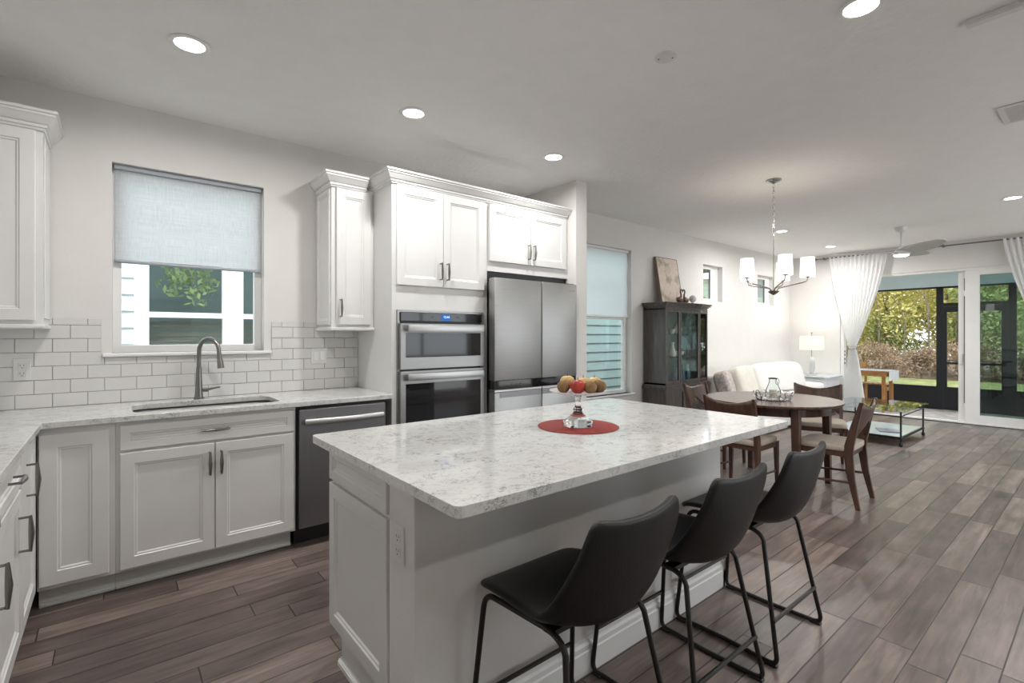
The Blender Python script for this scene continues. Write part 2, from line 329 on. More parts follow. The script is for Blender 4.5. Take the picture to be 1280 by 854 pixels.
# ================================================================== STRUCTURE
H = 2.674; YW = 3.747; XF = 9.57; CT = 0.889; XL = -0.90; YR = -2.3
def st(mb, name, m, **k):
    o = mb.build(name, m, **k); return struct(o)
def world_origin(o):
    d = o.location.copy(); o.data.transform(Matrix.Translation(d)); o.location = (0, 0, 0); WO[o.name] = Vector((0, 0, 0)); return o
world_origin(st(MB().box(XL - .15, XF + .12, YR - .15, YW + .15, -0.12, 0), 'floor', FLOOR))
st(MB().box(XL - .15, XF + .15, YR - .15, YW + .15, H, H + .15), 'ceiling', CEIL)
W1 = (0.0, 0.821, 1.184, 2.318); W2 = (3.95, 4.932, 0.586, 2.328); W3 = (6.597, 7.143, 1.787, 2.316); W4 = (8.298, 8.901, 1.800, 2.295)
st(MB().poly(rect(XL - .15, XF + .15, -.05, H), [rect(*w_) for w_ in (W1, W2, W3, W4)], YW, YW + .15, XZ), 'wall_back', WALL)
DY0, DY1, DZ = -0.6, 2.95, 2.262
st(MB().poly(rect(YR - .15, YW, -.05, H), [rect(DY0, DY1, -.01, DZ)], XF, XF + .15, YZ), 'wall_far', WALL)
st(MB().box(XL - .15, XL, YR - .15, YW, -.05, H), 'wall_left', WALL)
# unseen wall behind the camera; its two wide openings are added for fill daylight
st(MB().poly(rect(XL, XF, -.05, H), [rect(3.6, 5.8, .15, 2.35), rect(6.4, 9.2, .15, 2.35)], YR - .15, YR, XZ), 'wall_rear', WALL)
st(MB().box(3.205, 3.345, 3.035, YW, 0, H), 'wall_fridge_side', WALL)
# baseboards
def base_prof(mb, a0, a1, pos, axis, sgn, h=0.115):
    prof = [(0, 0), (0.016, 0), (0.016, h * .62), (0.013, h * .66), (0.013, h * .80), (0.008, h * .88), (0.006, h), (0, h)]
    n = len(prof); vs = []
    for a in (a0, a1):
        for d, z in prof: vs.append((a, pos + sgn * d, z) if axis == 'x' else (pos + sgn * d, a, z))
    fs = [(i, (i + 1) % n, n + (i + 1) % n, n + i) for i in range(n)] + [tuple(range(n))[::-1], tuple(range(n, 2 * n))]
    return mb.add(vs, fs)
st(base_prof(base_prof(MB(), 3.345, 5.10, YW, 'x', -1), 6.18, XF, YW, 'x', -1), 'baseboard_back', TRIM)
st(base_prof(MB(), DY1 + .01, YW - .02, XF, 'y', -1), 'baseboard_far', TRIM)
st(base_prof(MB(), 3.04, YW - .02, 3.345, 'y', 1), 'baseboard_fridge_side', TRIM)
st(base_prof(MB(), XL, XF, YR, 'x', 1), 'baseboard_rear', TRIM)
# windows
def window(n, x0, x1, z0, z1, rail=None, fw=0.045, sill=True, stile=None):
    mb = MB(); y0, y1 = YW + .075, YW + .125
    mb.poly(rect(x0, x1, z0, z1), [rect(x0 + fw, x1 - fw, z0 + fw, z1 - fw)], y0, y1, XZ)
    if rail: mb.box(x0 + fw, x1 - fw, y0 + .008, y1 - .008, rail - .018, rail + .018)
    if stile: mb.box(stile - .016, stile + .016, y0 + .008, y1 - .008, z0 + fw, z1 - fw)
    o = struct(mb.build('window_%d' % n, TRIM, bevel=.003))
    MB().box(x0 + fw - .005, x1 - fw + .005, YW + .098, YW + .103, z0 + fw - .005, z1 - fw + .005).build('window_pane', GLASS, o)
    if sill: MB().box(x0 - .045, x1 + .045, YW - .03, YW + .075, z0 - .022, z0, .006).build('window_sill', TRIM, o)
    return o
window(1, *W1, rail=None); window(2, *W2, rail=1.50); window(3, *W3, sill=False, stile=None); window(4, *W4, sill=False, stile=None)
for wx, xb in ((W3, 6.93), (W4, 8.73)):
    o_ = bpy.data.objects['window_3' if wx is W3 else 'window_4']
    MB().box(xb - .012, xb + .012, YW + .085, YW + .097, wx[2] + .05, wx[3] - .05).build('screen_edge', SLOT, o_); MB().box(xb + .012, wx[1] - .04, YW + .080, YW + .096, wx[2] + .03, wx[3] - .03).build('sash', TRIM, o_)
for k, (a, b) in enumerate(((3.6, 5.8), (6.4, 9.2))):
    mb = MB().poly(rect(a, b, .15, 2.35), [rect(a + .05, (a + b) / 2 - .02, .20, 2.30), rect((a + b) / 2 + .02, b - .05, .20, 2.30)], YR - .10, YR - .05, XZ)
    struct(mb.build('window_%d' % (5 + k), TRIM))  # frames for the added rear openings, unglazed and out of view
# sliding door
o = struct(MB().poly(rect(DY0, DY1, 0, DZ), [rect(DY0 + .05, DY1 - .05, .03, DZ - .035)], XF + .02, XF + .14, YZ).build('door_1', TRIM, bevel=.003))
MB().poly(rect(DY0 + .05, 1.382, .03, DZ - .035), [rect(DY0 + .14, 1.225, .14, DZ - .11)], XF + .03, XF + .065, YZ).build('door_panel', TRIM, o, bevel=.003)
MB().box(XF + .044, XF + .050, DY0 + .13, 1.235, .13, DZ - .10).build('door_pane', TINT, o)
op = MB().poly(rect(DY0 + .06, 1.462, .03, DZ - .035), [rect(DY0 + .16, 1.375, .14, DZ - .11)], XF + .085, XF + .12, YZ).build('door_panel', TRIM, o, bevel=.003)
MB().box(XF + .10, XF + .105, DY0 + .15, 1.38, .13, DZ - .10).build('door_pane', TINT, op)
MB().box(XF + .060, XF + .084, 1.3835, 1.397, .30, 1.86).box(XF + .060, XF + .084, 1.3835, 1.395, 1.94, 2.12).build('door_gap_seal', SLOT, o); MB().box(XF + .058, XF + .0845, 1.383, 1.400, .031, .30).box(XF + .058, XF + .0845, 1.383, 1.400, 1.86, 1.94).build('gap_cover', TRIM, o)
MB().box(XF + .066, XF + .0845, 1.415, 1.445, .86, 1.02, .006).build('door_handle', PLATE, o)
lj = MB()
for z in (.80, .87, .94, 1.00): lj.box(XF + .045, XF + .07, DY1 - .058, DY1 - .049, z, z + .035)
lj.build('strike_plate', SLOT, o)
struct(MB().box(XF + .0, XF + .15, DY0, DY1, .0005, .012).build('trim_1', NICKEL))

# ================================================================== KITCHEN BACK WALL
# ---- backsplash tiles
tl = MB(); gr = MB(); rowh = 0.0765; TL = 0.149
def clip_tile(x0, x1, z0, z1):
    # cut tiles at the window and its sill
    if z1 > 1.16 and z0 < 1.15 and x1 > -.049 and x0 < .870:
        for a, b, c in ((x0, min(x1, -.049), z1), (max(x0, -.049), min(x1, .870), 1.160), (max(x0, .870), x1, z1)):
            if b - a > .006: tl.box(a, b, YW - .010, YW - .001, z0, c, .0015, 1)
        return
    if z0 >= 1.15:
        if x0 < -.047 < x1: x1 = -.047
        elif x0 < .868 < x1: x0 = .868
        elif x0 >= -.047 and x1 <= .868: return
    if x1 - x0 < .012 or z1 - z0 < .008: return
    tl.box(x0, x1, YW - .010, YW - .001, z0, z1, .0015, 1)
for r in range(7):
    z0 = CT + .001 + r * rowh; z1 = z0 + rowh - .003
    if r == 6: z1 = z0 + .036
    xo = -0.4055 - (0.5 * TL if r % 2 else 0); k0 = -4
    for k in range(k0, 16):
        x0 = xo + k * TL; x1 = x0 + TL - .003; x0 = max(x0, XL + .002); x1 = min(x1, 1.488)
        if x1 > x0: clip_tile(x0, x1, z0, z1)
bs = thing('tile_backsplash', 'white subway tile backsplash behind the sink counter', 'backsplash', (0.3, YW, CT))
tl.build('tile_field', TILE, bs)
gr.box(XL + .001, 1.49, YW - .005, YW - .0005, CT, 1.160).box(XL + .001, -.049, YW - .005, YW - .0005, 1.16, CT + 6 * rowh + .037).box(.870, 1.49, YW - .005, YW - .0005, 1.16, CT + 6 * rowh + .037).build('grout', GROUT, bs)
# ---- countertop L with sink cutout
SX0, SX1, SY0, SY1 = 0.085, 0.80, 3.19, 3.575
ctp = MB().poly([(XL + .002, 0.9), (-.25, 0.9), (-.25, 3.10), (1.487, 3.10), (1.487, YW - .011), (XL + .002, YW - .011)], [rrect(SX0, SX1, SY0, SY1, .07)], CT - .030, CT, XY)
tag(ctp.build('quartz_countertop', QUARTZ, bevel=.003), 'L-shaped speckled quartz countertop around the sink, under the window', 'countertop')
sk = thing('undermount_sink', 'stainless steel undermount sink below the window', 'sink', (.44, 3.38, .68))
sb = MB(); lp = rrect(SX0 - .008, SX1 + .008, SY0 - .008, SY1 + .008, .075); lp2 = rrect(SX0 + .01, SX1 - .01, SY0 + .01, SY1 - .01, .07)
n = len(lp); sb.add([(a, b, CT - .031) for a, b in lp] + [(a, b, .70) for a, b in lp2], [(i, (i + 1) % n, n + (i + 1) % n, n + i) for i in range(n)] + [tuple(range(n, 2 * n))])
o = sb.build('basin', STEEL, sk, smooth=True); md = o.modifiers.new('s', 'SOLIDIFY'); md.thickness = .002
MB().lathe([(.045, 0), (.045, .003), (.03, .001), (.001, .001)], (.44, 3.42, .7005), 24).build('drain', BRIGHT, sk, smooth=True)
# ---- faucet
fx, fy = .425, 3.655
fc = thing('kitchen_faucet', 'tall gooseneck pull-down faucet in brushed nickel beside the sink', 'faucet', (fx, fy, CT))
MB().lathe([(.030, 0), (.030, .006), (.024, .012), (.021, .05), (.017, .13), (.0145, .20)], (fx, fy, CT), 24).build('body', NICKEL, fc, smooth=True)
dx, dy = .62, -.785; pts = [(fx, fy, CT + .19), (fx, fy, CT + .27)]
for k in range(1, 12):
    a = PI - (PI * 1.0) * k / 11; q = .075 + .075 * math.cos(a); pts.append((fx + dx * q, fy + dy * q, CT + .295 + .085 * math.sin(a)))
pts.append((fx + dx * .155, fy + dy * .155, CT + .265))
MB().tube(pts, .0125, 14).build('gooseneck', NICKEL, fc, smooth=True)
MB().tube([(fx + dx * .153, fy + dy * .153, CT + .275), (fx + dx * .158, fy + dy * .158, CT + .235), (fx + dx * .165, fy + dy * .165, CT + .195)], [.0135, .0165, .019], 16).build('spray_head', NICKEL, fc, smooth=True)
MB().cyl((fx + .015, fy, CT + .055), (fx + .052, fy - .012, CT + .055), .013, .013, 14).tube([(fx + .045, fy - .01, CT + .057), (fx + .095, fy - .03, CT + .068), (fx + .112, fy - .035, CT + .07)], [.010, .006, .006], 10).build('lever_handle', NICKEL, fc, smooth=True)
# ---- base cabinets along the window wall
YC = 3.14; BB = 0.105
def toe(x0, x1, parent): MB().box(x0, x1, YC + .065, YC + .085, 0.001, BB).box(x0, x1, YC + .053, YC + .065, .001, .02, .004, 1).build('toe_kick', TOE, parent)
c1 = thing('corner_base_cabinet', 'narrow white base cabinet with a single plain door in the inside corner', 'cabinet', (-.14, 3.4, 0))
MB().box(-.268, .012, YC, YW - .012, BB, CT - .031).build('carcass', CAB, c1); toe(-.268, .012, c1)
panel('-y', YC, -.262, -.012, .125, .828, .062).build('door', CAB, c1)
c2 = thing('sink_base_cabinet', 'white double-door base cabinet under the sink', 'cabinet', (.44, 3.4, 0))
MB().box(.013, .862, YC, YC + .018, BB, CT - .031).box(.013, .031, YC + .018, YW - .012, BB, CT - .031).box(.844, .862, YC + .018, YW - .012, BB, CT - .031).box(.031, .844, YC + .018, YW - .012, BB, BB + .018).build('carcass', CAB, c2); toe(.013, .85, c2)
d = panel('-y', YC, .030, .848, .715, .838, .038).build('drawer_front', CAB, c2); pull('-y', YC - .02, .439, .777, .125, False).build('handle', NICKEL, d, smooth=True)
d = panel('-y', YC, .030, .436, .120, .700).build('door', CAB, c2); pull('-y', YC - .02, .412, .595).build('handle', NICKEL, d, smooth=True)
d = panel('-y', YC, .441, .848, .120, .700).build('door', CAB, c2); pull('-y', YC - .02, .466, .595).build('handle', NICKEL, d, smooth=True)
# ---- dishwasher
dw = thing('dishwasher', 'stainless steel dishwasher with curved bar handle between sink cabinet and oven tower', 'dishwasher', (1.15, 3.4, 0))
MB().box(.868, 1.436, YC + .002, YW - .02, .10, CT - .034).build('tub', BLK, dw)
MB().box(.876, 1.430, YC - .032, YC + .002, .118, .838, .004).build('door', STEELD, dw)
hp = []
for k in range(13):
    t = k / 12; hp.append((.905 + .50 * t, YC - .05 - .028 * math.sin(PI * t), .762))
MB().tube(hp, .0115, 12, flat=1.65).box(.915, .935, YC - .06, YC - .03, .752, .772).box(1.372, 1.392, YC - .06, YC - .03, .752, .772).build('handle', BRIGHT, dw, smooth=True)
MB().box(.87, 1.434, YC + .06, YC + .075, .001, .10).build('kick_plate', BLK, dw)
# ---- left run of base cabinets
XC = -.29
def left_cab(y0, y1, name, label, drawer, hy, hz):
    c = thing(name, label, 'cabinet', ((XL + XC) / 2, (y0 + y1) / 2, 0))
    MB().box(XL + .01, XC, y0 + .0005, y1 - .0005, BB, CT - .031).build('carcass', CAB, c)
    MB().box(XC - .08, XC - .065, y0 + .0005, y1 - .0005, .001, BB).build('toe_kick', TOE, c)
    if drawer:
        d = panel('+x', XC, y0 + .008, y1 - .008, .715, .838, .035).build('drawer_front', CAB, c); pull('+x', XC + .02, (y0 + y1) / 2, .79, .11, False).build('handle', NICKEL, d, smooth=True)
    d = panel('+x', XC, y0 + .008, y1 - .008, .120, .700 if drawer else .838).build('door', CAB, c); pull('+x', XC + .02, hy, hz, .125).build('handle', NICKEL, d, smooth=True)
left_cab(2.655, 3.115, 'base_cabinet', 'white base cabinet with one tall door on the left run, next to the inside corner', False, 2.79, .70)
left_cab(2.13, 2.655, 'base_cabinet', 'white base cabinet with drawer over door, second from the corner on the left run', True, 2.575, .545)
left_cab(1.55, 2.13, 'base_cabinet', 'white base cabinet at the left picture edge, nearest the camera on the left run', True, 2.05, .555)
left_cab(0.92, 1.55, 'base_cabinet', 'white base cabinet outside the picture at the end of the left run', True, 1.50, .555)
ck = thing('cooktop', 'black glass cooktop whose corner shows at the left picture edge', 'cooktop', (-.58, 2.2, CT))
MB().box(-.86, -.318, 1.80, 2.565, CT + .0005, CT + .006, .002).build('glass_top', BLKGLS, ck)
for cx, cy, r in ((-.70, 2.0, .09), (-.70, 2.38, .07), (-.46, 2.0, .07), (-.46, 2.38, .10)): MB().lathe([(r, .0), (r, .0006), (r - .006, .0006), (r - .006, 0)], (cx, cy, CT + .006), 32, cap=False).build('burner_ring', SLOT, ck)
# ---- crown moulding builder along a plan path (open polyline), outward normal on the left of travel
def crown(path, z0, z1, out=.06):
    prof = [(0, 0), (.006, 0), (.010, .012), (.016, .016), (.016, .030), (.024, .034), (.046, .066), (.052, .072), (.052, .082), (out, .086), (out, .10), (0, .10)]
    sc = (z1 - z0) / .10; prof = [(d, z * sc) for d, z in prof]; P = [Vector(p) for p in path]; N = len(P); mb = MB(); vs = []
    for i in range(N):
        nrm = []
        if i: t = (P[i] - P[i - 1]).normalized(); nrm.append(Vector((-t.y, t.x)))
        if i < N - 1: t = (P[i + 1] - P[i]).normalized(); nrm.append(Vector((-t.y, t.x)))
        if len(nrm) == 2: q = (nrm[0] + nrm[1]); q = q / (1 + nrm[0].dot(nrm[1]))
        else: q = nrm[0]
        for d, z in prof: vs.append((P[i].x + q.x * d, P[i].y + q.y * d, z0 + z))
    n_ = len(prof); fs = []
    for i in range(N - 1):
        for k in range(n_): fs.append((i * n_ + k, i * n_ + (k + 1) % n_, (i + 1) * n_ + (k + 1) % n_, (i + 1) * n_ + k))
    fs += [tuple(range(n_)), tuple(range((N - 1) * n_, N * n_))[::-1]]
    return mb.add(vs, fs)
UZ0, UZ1, CZ = 1.345, 2.325, 2.418; YU = 3.44
# left upper cabinet
u1 = thing('upper_cabinet', 'white wall cabinet with crown moulding at the left picture edge', 'cabinet', (-.58, 3.6, UZ0))
MB().box(XL + .002, -.272, YU, YW - .011, UZ0, UZ1 + .02).build('carcass', CAB, u1)
panel('-y', YU, -.86, -.30, UZ0 + .02, UZ1 - .005).build('door', CAB, u1)
MB().box(-.272, -.266, YU + .03, YW - .02, UZ0 + .03, UZ1 - .02, .002, 1).build('side_panel', CAB, u1)
MB().box(XL + .002, -.262, YU - .028, YW - .011, UZ0 - .022, UZ0, .006).build('light_rail', CAB, u1)
crown([(-.272, YW - .003), (-.272, YU - .004), (XL + .002, YU - .004)], UZ1, CZ).build('crown_moulding', CAB, u1)
# right upper cabinet
u2 = thing('upper_cabinet', 'slim white single-door wall cabinet between the window and the oven tower', 'cabinet', (1.33, 3.6, UZ0))
MB().box(1.182, 1.488, YU, YW - .011, UZ0, UZ1 + .02).build('carcass', CAB, u2)
d = panel('-y', YU, 1.212, 1.462, UZ0 + .02, UZ1 - .005).build('door', CAB, u2); pull('-y', YU - .02, 1.236, 1.48).build('handle', NICKEL, d, smooth=True)
panel('-x', 1.182, YU + .015, YW - .02, UZ0 + .02, UZ1 - .01, .03, .012).build('side_panel', CAB, u2)
MB().box(1.168, 1.4885, YU - .028, YW - .011, UZ0 - .022, UZ0, .006).build('light_rail', CAB, u2)
crown([(1.182, YW - .003), (1.182, YU - .004), (1.43, YU - .004)][::-1], UZ1, CZ).build('crown_moulding', CAB, u2)
# oven tower
ot = thing('oven_tower_cabinet', 'tall white cabinet housing the wall oven with two doors above', 'cabinet', (1.88, 3.4, 0))
OX0, OX1, OZ0, OZ1 = 1.524, 2.257, .28, 1.468
MB().poly(rect(1.490, 2.300, BB, UZ1 + .03), [rect(OX0 + .01, OX1 - .01, OZ0 + .01, OZ1 - .01)], YC, YC + .02, XZ).box(1.490, 1.508, YC + .02, YW - .002, .001, UZ1 + .03).box(2.28, 2.30, YC + .02, YW - .002, .001, UZ1 + .03).box(1.508, 2.28, YC + .1, YW - .002, UZ1, UZ1 + .03).box(1.508, 2.28, YC + .02, YC + .6, OZ1 + .005, OZ1 + .02).box(1.508, 2.28, YC + .02, YC + .6, OZ0 - .02, OZ0 - .002).build('carcass', CAB, ot)
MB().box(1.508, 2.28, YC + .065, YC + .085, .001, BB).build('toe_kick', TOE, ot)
d = panel('-y', YC, 1.520, 1.888, 1.640, UZ1 + .005).build('door', CAB, ot); pull('-y', YC - .02, 1.862, 1.755).build('handle', NICKEL, d, smooth=True)
d = panel('-y', YC, 1.893, 2.262, 1.640, UZ1 + .005).build('door', CAB, ot); pull('-y', YC - .02, 1.919, 1.755).build('handle', NICKEL, d, smooth=True)
panel('-y', YC, 1.520, 2.262, .12, OZ0 - .02).build('drawer_front', CAB, ot)
# fridge cabinet
fcab = thing('fridge_cabinet', 'white two-door cabinet over the refrigerator', 'cabinet', (2.75, 3.4, 1.80))
MB().box(2.301, 3.203, YC, YW - .002, 1.800, UZ1 + .03).build('carcass', CAB, fcab)
d = panel('-y', YC, 2.315, 2.740, 1.880, UZ1 + .005).build('door', CAB, fcab); pull('-y', YC - .02, 2.715, 1.985).build('handle', NICKEL, d, smooth=True)
d = panel('-y', YC, 2.746, 3.172, 1.880, UZ1 + .005).build('door', CAB, fcab); pull('-y', YC - .02, 2.772, 1.985).build('handle', NICKEL, d, smooth=True)
o = crown([(1.490, YW - .003), (1.490, YC - .004), (3.170, YC - .004), (3.170, YC + .05)][::-1], UZ1 + .012, CZ + .006).build('crown_moulding', CAB)
tag(o, 'white crown moulding running above the oven tower and fridge cabinets', 'moulding')
# ---- wall oven
ov = thing('wall_oven', 'stainless double wall oven with microwave on top and black glass doors', 'oven', (1.89, 3.3, OZ0))
yf = YC - .0025
MB().box(OX0 + .02, OX1 - .02, YC + .003, YC + .52, OZ0 + .02, OZ1 - .02).build('housing', BLK, ov)
MB().poly(rect(OX0, OX1, OZ0, OZ1), [rect(OX0 + .02, OX1 - .02, OZ0 + .02, OZ1 - .02)], YC - .012, YC - .001, XZ).build('trim_frame', STEEL, ov, bevel=.002)
MB().box(OX0 + .022, OX1 - .022, YC - .022, YC, 1.388, 1.452, .003).build('control_panel', BLKGLS, ov)
cpn = MB().box(1.872, 1.945, YC - .0235, YC - .0222, 1.397, 1.443).build('display', SCREEN, ov)
for x in (1.795, 2.005): MB().box(x, x + .016, YC - .0235, YC - .0222, 1.412, 1.429).build('touch_button', SLOT, ov)
def door_oven(z0, z1, gz0, gz1, hz, nm):
    dd = MB().poly(rect(OX0 + .012, OX1 - .012, z0, z1), [rect(OX0 + .05, OX1 - .05, gz0, gz1)], YC - .045, YC - .013, XZ).build(nm, STEEL, ov, bevel=.002)
    MB().box(OX0 + .049, OX1 - .049, YC - .041, YC - .02, gz0 - .001, gz1 + .001).build('door_glass', BLKGLS, dd)
    MB().box(OX0 + .049, OX1 - .049, YC - .092, YC - .078, hz - .024, hz + .024, .003).box(OX0 + .06, OX0 + .09, YC - .08, YC - .043, hz - .012, hz + .012).box(OX1 - .09, OX1 - .06, YC - .08, YC - .043, hz - .012, hz + .012).build('handle', BRIGHT, dd, smooth=True)
door_oven(1.052, 1.372, 1.135, 1.305, 1.338, 'microwave_door'); door_oven(.36, 1.040, .45, .95, 1.000, 'oven_door')
MB().box(OX0 + .02, OX1 - .02, YC - .02, YC - .012, .285, .352, .002).build('lower_vent', STEELD, ov)
# digits of the clock, small
def text_mesh(s_, size, name, m, parent, loc, rot):
    cu = bpy.data.curves.new(name, 'FONT'); cu.body = s_; cu.size = size; cu.extrude = .0004; cu.align_x = 'CENTER'; cu.align_y = 'CENTER'
    t = bpy.data.objects.new(name, cu); COL.objects.link(t); dg = bpy.context.evaluated_depsgraph_get(); me = bpy.data.meshes.new_from_object(t.evaluated_get(dg)); bpy.data.objects.remove(t)
    me.transform(Matrix.Translation(Vector(loc) - WO[parent.name]) @ rot.to_4x4()); me.materials.append(m)
    o = bpy.data.objects.new(name, me); COL.objects.link(o); o.parent = parent; WO[o.name] = WO[parent.name].copy(); return o
RX = Matrix.Rotation(PI / 2, 3, 'X')
text_mesh('12:44', .024, 'clock_digits', DIGIT, cpn, (1.913, YC - .0242, 1.422), RX)
# ---- refrigerator
FX0, FX1, FY = 2.315, 3.180, 3.000
fr = thing('refrigerator', 'stainless four-door refrigerator beside the oven tower', 'refrigerator', (2.75, 3.4, 0))
MB().box(FX0 + .005, FX1 - .005, FY + .085, YW - .03, .02, 1.715).build('body', STEELD, fr)
FM = 2.762
FX0 = 2.270
for a, b, nm in ((FX0, FM - .003, 'upper_door'), (FM + .003, FX1, 'upper_door')): MB().box(a, b, FY, FY + .08, .935, 1.735, .010).build(nm, STEEL, fr, smooth=True)
for a, b in ((FX0, FM - .003), (FM + .003, FX1)):
    dd = MB().box(a, b, FY, FY + .08, .06, .848, .008).build('lower_door', STEEL, fr, smooth=True)
    MB().box(a + (.05 if a < 2.5 else .0), b - (.0 if a < 2.5 else .05) - .012, FY - .003, FY + .002, .805, .842, .001, 1).build('pocket_handle', STEELD, dd)
MB().box(FX0 + .004, FX1 - .004, FY + .012, FY + .084, .868, .934).build('touch_band', BLKGLS, fr)
MB().box(FX0, FM - .003, FY, FY + .08, .849, .867, .002, 1).box(FM + .003, FX1, FY, FY + .08, .849, .867, .002, 1).build('door_top_edge', BRIGHT, fr)
for x in (2.44, 2.49, 2.535): MB().box(x, x + .014, FY + .0108, FY + .0122, .895, .907).build('touch_icon', SLOT, fr)
lg = MB()
for k in range(6): lg.box(3.075 + k * .013, 3.084 + k * .013, FY - .0008, FY + .001, 1.672, 1.684)
lg.build('maker_mark', NICKEL, fr)
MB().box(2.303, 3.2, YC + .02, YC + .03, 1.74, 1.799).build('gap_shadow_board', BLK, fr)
for a in (FX0 + .02, FX1 - .10): MB().box(a, a + .08, FY + .02, FY + .12, 1.716, 1.742, .004).build('hinge_cover', BLK, fr)
for x in (FX0 + .1, FX1 - .1):
    for y in (FY + .15, 3.6): MB().cyl((x, y, .0), (x, y, .06), .02).build('foot', BLK, fr)
# ---- outlets and switches
def outlet(face, pos, a, z, label, kind='outlet'):
    f = front_map(face, pos); w_, h_ = .035, .058
    if kind == 'switch': w_ = .058
    c = f(a, z, 0); t = thing('switch_plate' if kind == 'switch' else 'wall_outlet', label, 'switch' if kind == 'switch' else 'outlet', c)
    def bx(a0, a1, z0, z1, d0, d1, bev=0):
        p, q = f(a0, z0, d0), f(a1, z1, d1); return MB().box(p[0], q[0], p[1], q[1], p[2], q[2], bev, 1)
    bx(a - w_, a + w_, z - h_, z + h_, .0003, .006, .002).build('cover_plate', PLATE, t)
    if kind == 'switch':
        for s_ in (-.023, .023): bx(a + s_ - .016, a + s_ + .016, z - .033, z + .033, .006, .009, .001).build('rocker', TRIM, t)
    else:
        for s_ in (-.021, .021):
            b = bx(a - .0165, a + .0165, z + s_ - .015, z + s_ + .015, .006, .008, .0015).build('receptacle', PLATE, t)
            mb = MB()
            for q in (-.007, .007):
                p1, p2 = f(a + q - .0012, z + s_ - .001, .0078), f(a + q + .0012, z + s_ + .008, .0084); mb.box(p1[0], p2[0], p1[1], p2[1], p1[2], p2[2])
            p1, p2 = f(a - .0025, z + s_ - .011, .0078), f(a + .0025, z + s_ - .006, .0084); mb.box(p1[0], p2[0], p1[1], p2[1], p1[2], p2[2])
            mb.build('socket_slot', SLOT, b)
outlet('-y', YW - .009, -.378, 1.102, 'white outlet on the tiles left of the window')
outlet('-y', YW - .009, 1.192, 1.136, 'white double switch plate on the tiles right of the window', 'switch')
outlet('-x', .680, 1.377, .655, 'white outlet on the end of the island')
# ---- window blinds
def blind(name, x0, x1, z0, z1, m, lab, hem):
    t = thing(name, lab, 'blind', ((x0 + x1) / 2, YW + .04, z0))
    MB().box(x0, x1, YW + .030, YW + .070, z1 - .03, z1 - .001, .004).build('headrail', hem, t)
    MB().grid(lambda u, v: (x0 + .006 + (x1 - x0 - .012) * u, YW + .048 + .004 * math.sin(v * 14), z0 + .02 + (z1 - .03 - z0 - .02) * v), 24, 40).build('fabric', m, t, smooth=True)
    MB().tube([(x0 + .004, YW + .048, z0 + .010), ((x0 + x1) / 2, YW + .048, z0 + .006), (x1 - .004, YW + .048, z0 + .010)], .011, 10).build('bottom_rail', hem, t, smooth=True)
    return t
blind('fabric_shade', W1[0] + .008, W1[1] - .008, 1.728, W1[3], BLIND, 'grey-blue woven fabric shade half lowered over the sink window', BLINDB)
blind('fabric_shade', W2[0] + .008, W2[1] - .008, 1.505, W2[3], BLINDW, 'white fabric shade half lowered over the tall dining window', TRIM)

# ================================================================== ISLAND
IX0, IX1, IY0, IY1 = .622, 2.462, .966, 2.045
tag(MB().poly(rrect(IX0, IX1, IY0, IY1, .022, 4), [], CT - .030, CT, XY).build('island_countertop', QUARTZ, bevel=.003), 'large rectangular speckled quartz slab on top of the island', 'countertop')
iw = struct(MB().box(.680, 2.430, 1.285, 1.452, 0.0, CT - .031).build('wall_island', WALL, bevel=.004))
MB().box(.672, .680, 1.285, 1.452, CT - .07, CT - .031, .003, 1).build('cap_trim', TRIM, iw)
ib = base_prof(MB(), .664, 2.446, 1.285, 'x', -1, .135); base_prof(ib, 1.269, 1.452, 2.430, 'y', 1, .135); base_prof(ib, 1.269, 1.452, .680, 'y', -1, .135)
struct(ib.build('baseboard_island', TRIM))
ic = thing('island_cabinet', 'white island base cabinet with recessed end panels facing the sink aisle', 'cabinet', (1.55, 1.73, 0))
MB().box(.692, 2.428, 1.4535, 1.995, BB + .02, CT - .031).box(.70, 2.42, 1.4535, 1.92, .0, BB + .02).build('carcass', CAB, ic)
panel('-x', .692, 1.470, 2.000, .715, .845, .036, .014).build('end_panel', CAB, ic)
panel('-x', .692, 1.470, 2.000, .135, .700, .052, .014).build('end_panel', CAB, ic)
base_prof(MB(), 1.456, 1.92, .70, 'y', -1, .028).build('shoe_moulding', TRIM, ic)
yb = 1.995
for k in range(4):
    x0 = .70 + k * .435; x1 = x0 + .425
    for z0, z1, fr_ in ((.715, .845, .035), (.135, .700, .055)):
        mb = panel('-y', 0, x0, x1, z0, z1, fr_); mb.v = [(v[0], yb - v[1], v[2]) for v in mb.v]; dd = mb.build('drawer_front' if z0 > .5 else 'door', CAB, ic)
        hb = pull('-y', .02, (x0 + x1) / 2 if z0 > .5 else x0 + .03, .78 if z0 > .5 else .60, .11, z0 < .5); hb.v = [(v[0], yb - (v[1] - .04), v[2]) for v in hb.v]; hb.build('handle', NICKEL, dd, smooth=True)
# ---- placemat, cake stand, fruit
PX, PY = 1.588, 1.492
tag(MB().lathe([(.174, 0), (.177, .002), (.174, .004), (.001, .004)], (PX, PY, CT + .0002), 56).build('placemat', RED, smooth=True), 'round dark red placemat on the island', 'placemat')
cs = thing('cake_stand', 'clear glass pedestal stand with a wide shallow plate on the red placemat', 'cake stand', (PX, PY, CT + .0045))
zb = CT + .0047
MB().lathe([(.064, 0), (.066, .010), (.063, .022), (.050, .030), (.036, .042), (.022, .055), (.017, .064), (.022, .070), (.017, .077), (.013, .085), (.012, .110), (.015, .128), (.022, .1385), (.001, .1385)], (PX, PY, zb), 40).build('pedestal', REALGL, cs, smooth=True, ang=60)
MB().lathe([(.001, 0), (.035, 0), (.10, .004), (.124, .012), (.126, .016), (.122, .015), (.10, .009), (.001, .006)], (PX, PY, zb + .139), 56).build('plate', mat('white_glaze', (.72, .72, .73), .12), cs, smooth=True, ang=60)
zp = zb + .146
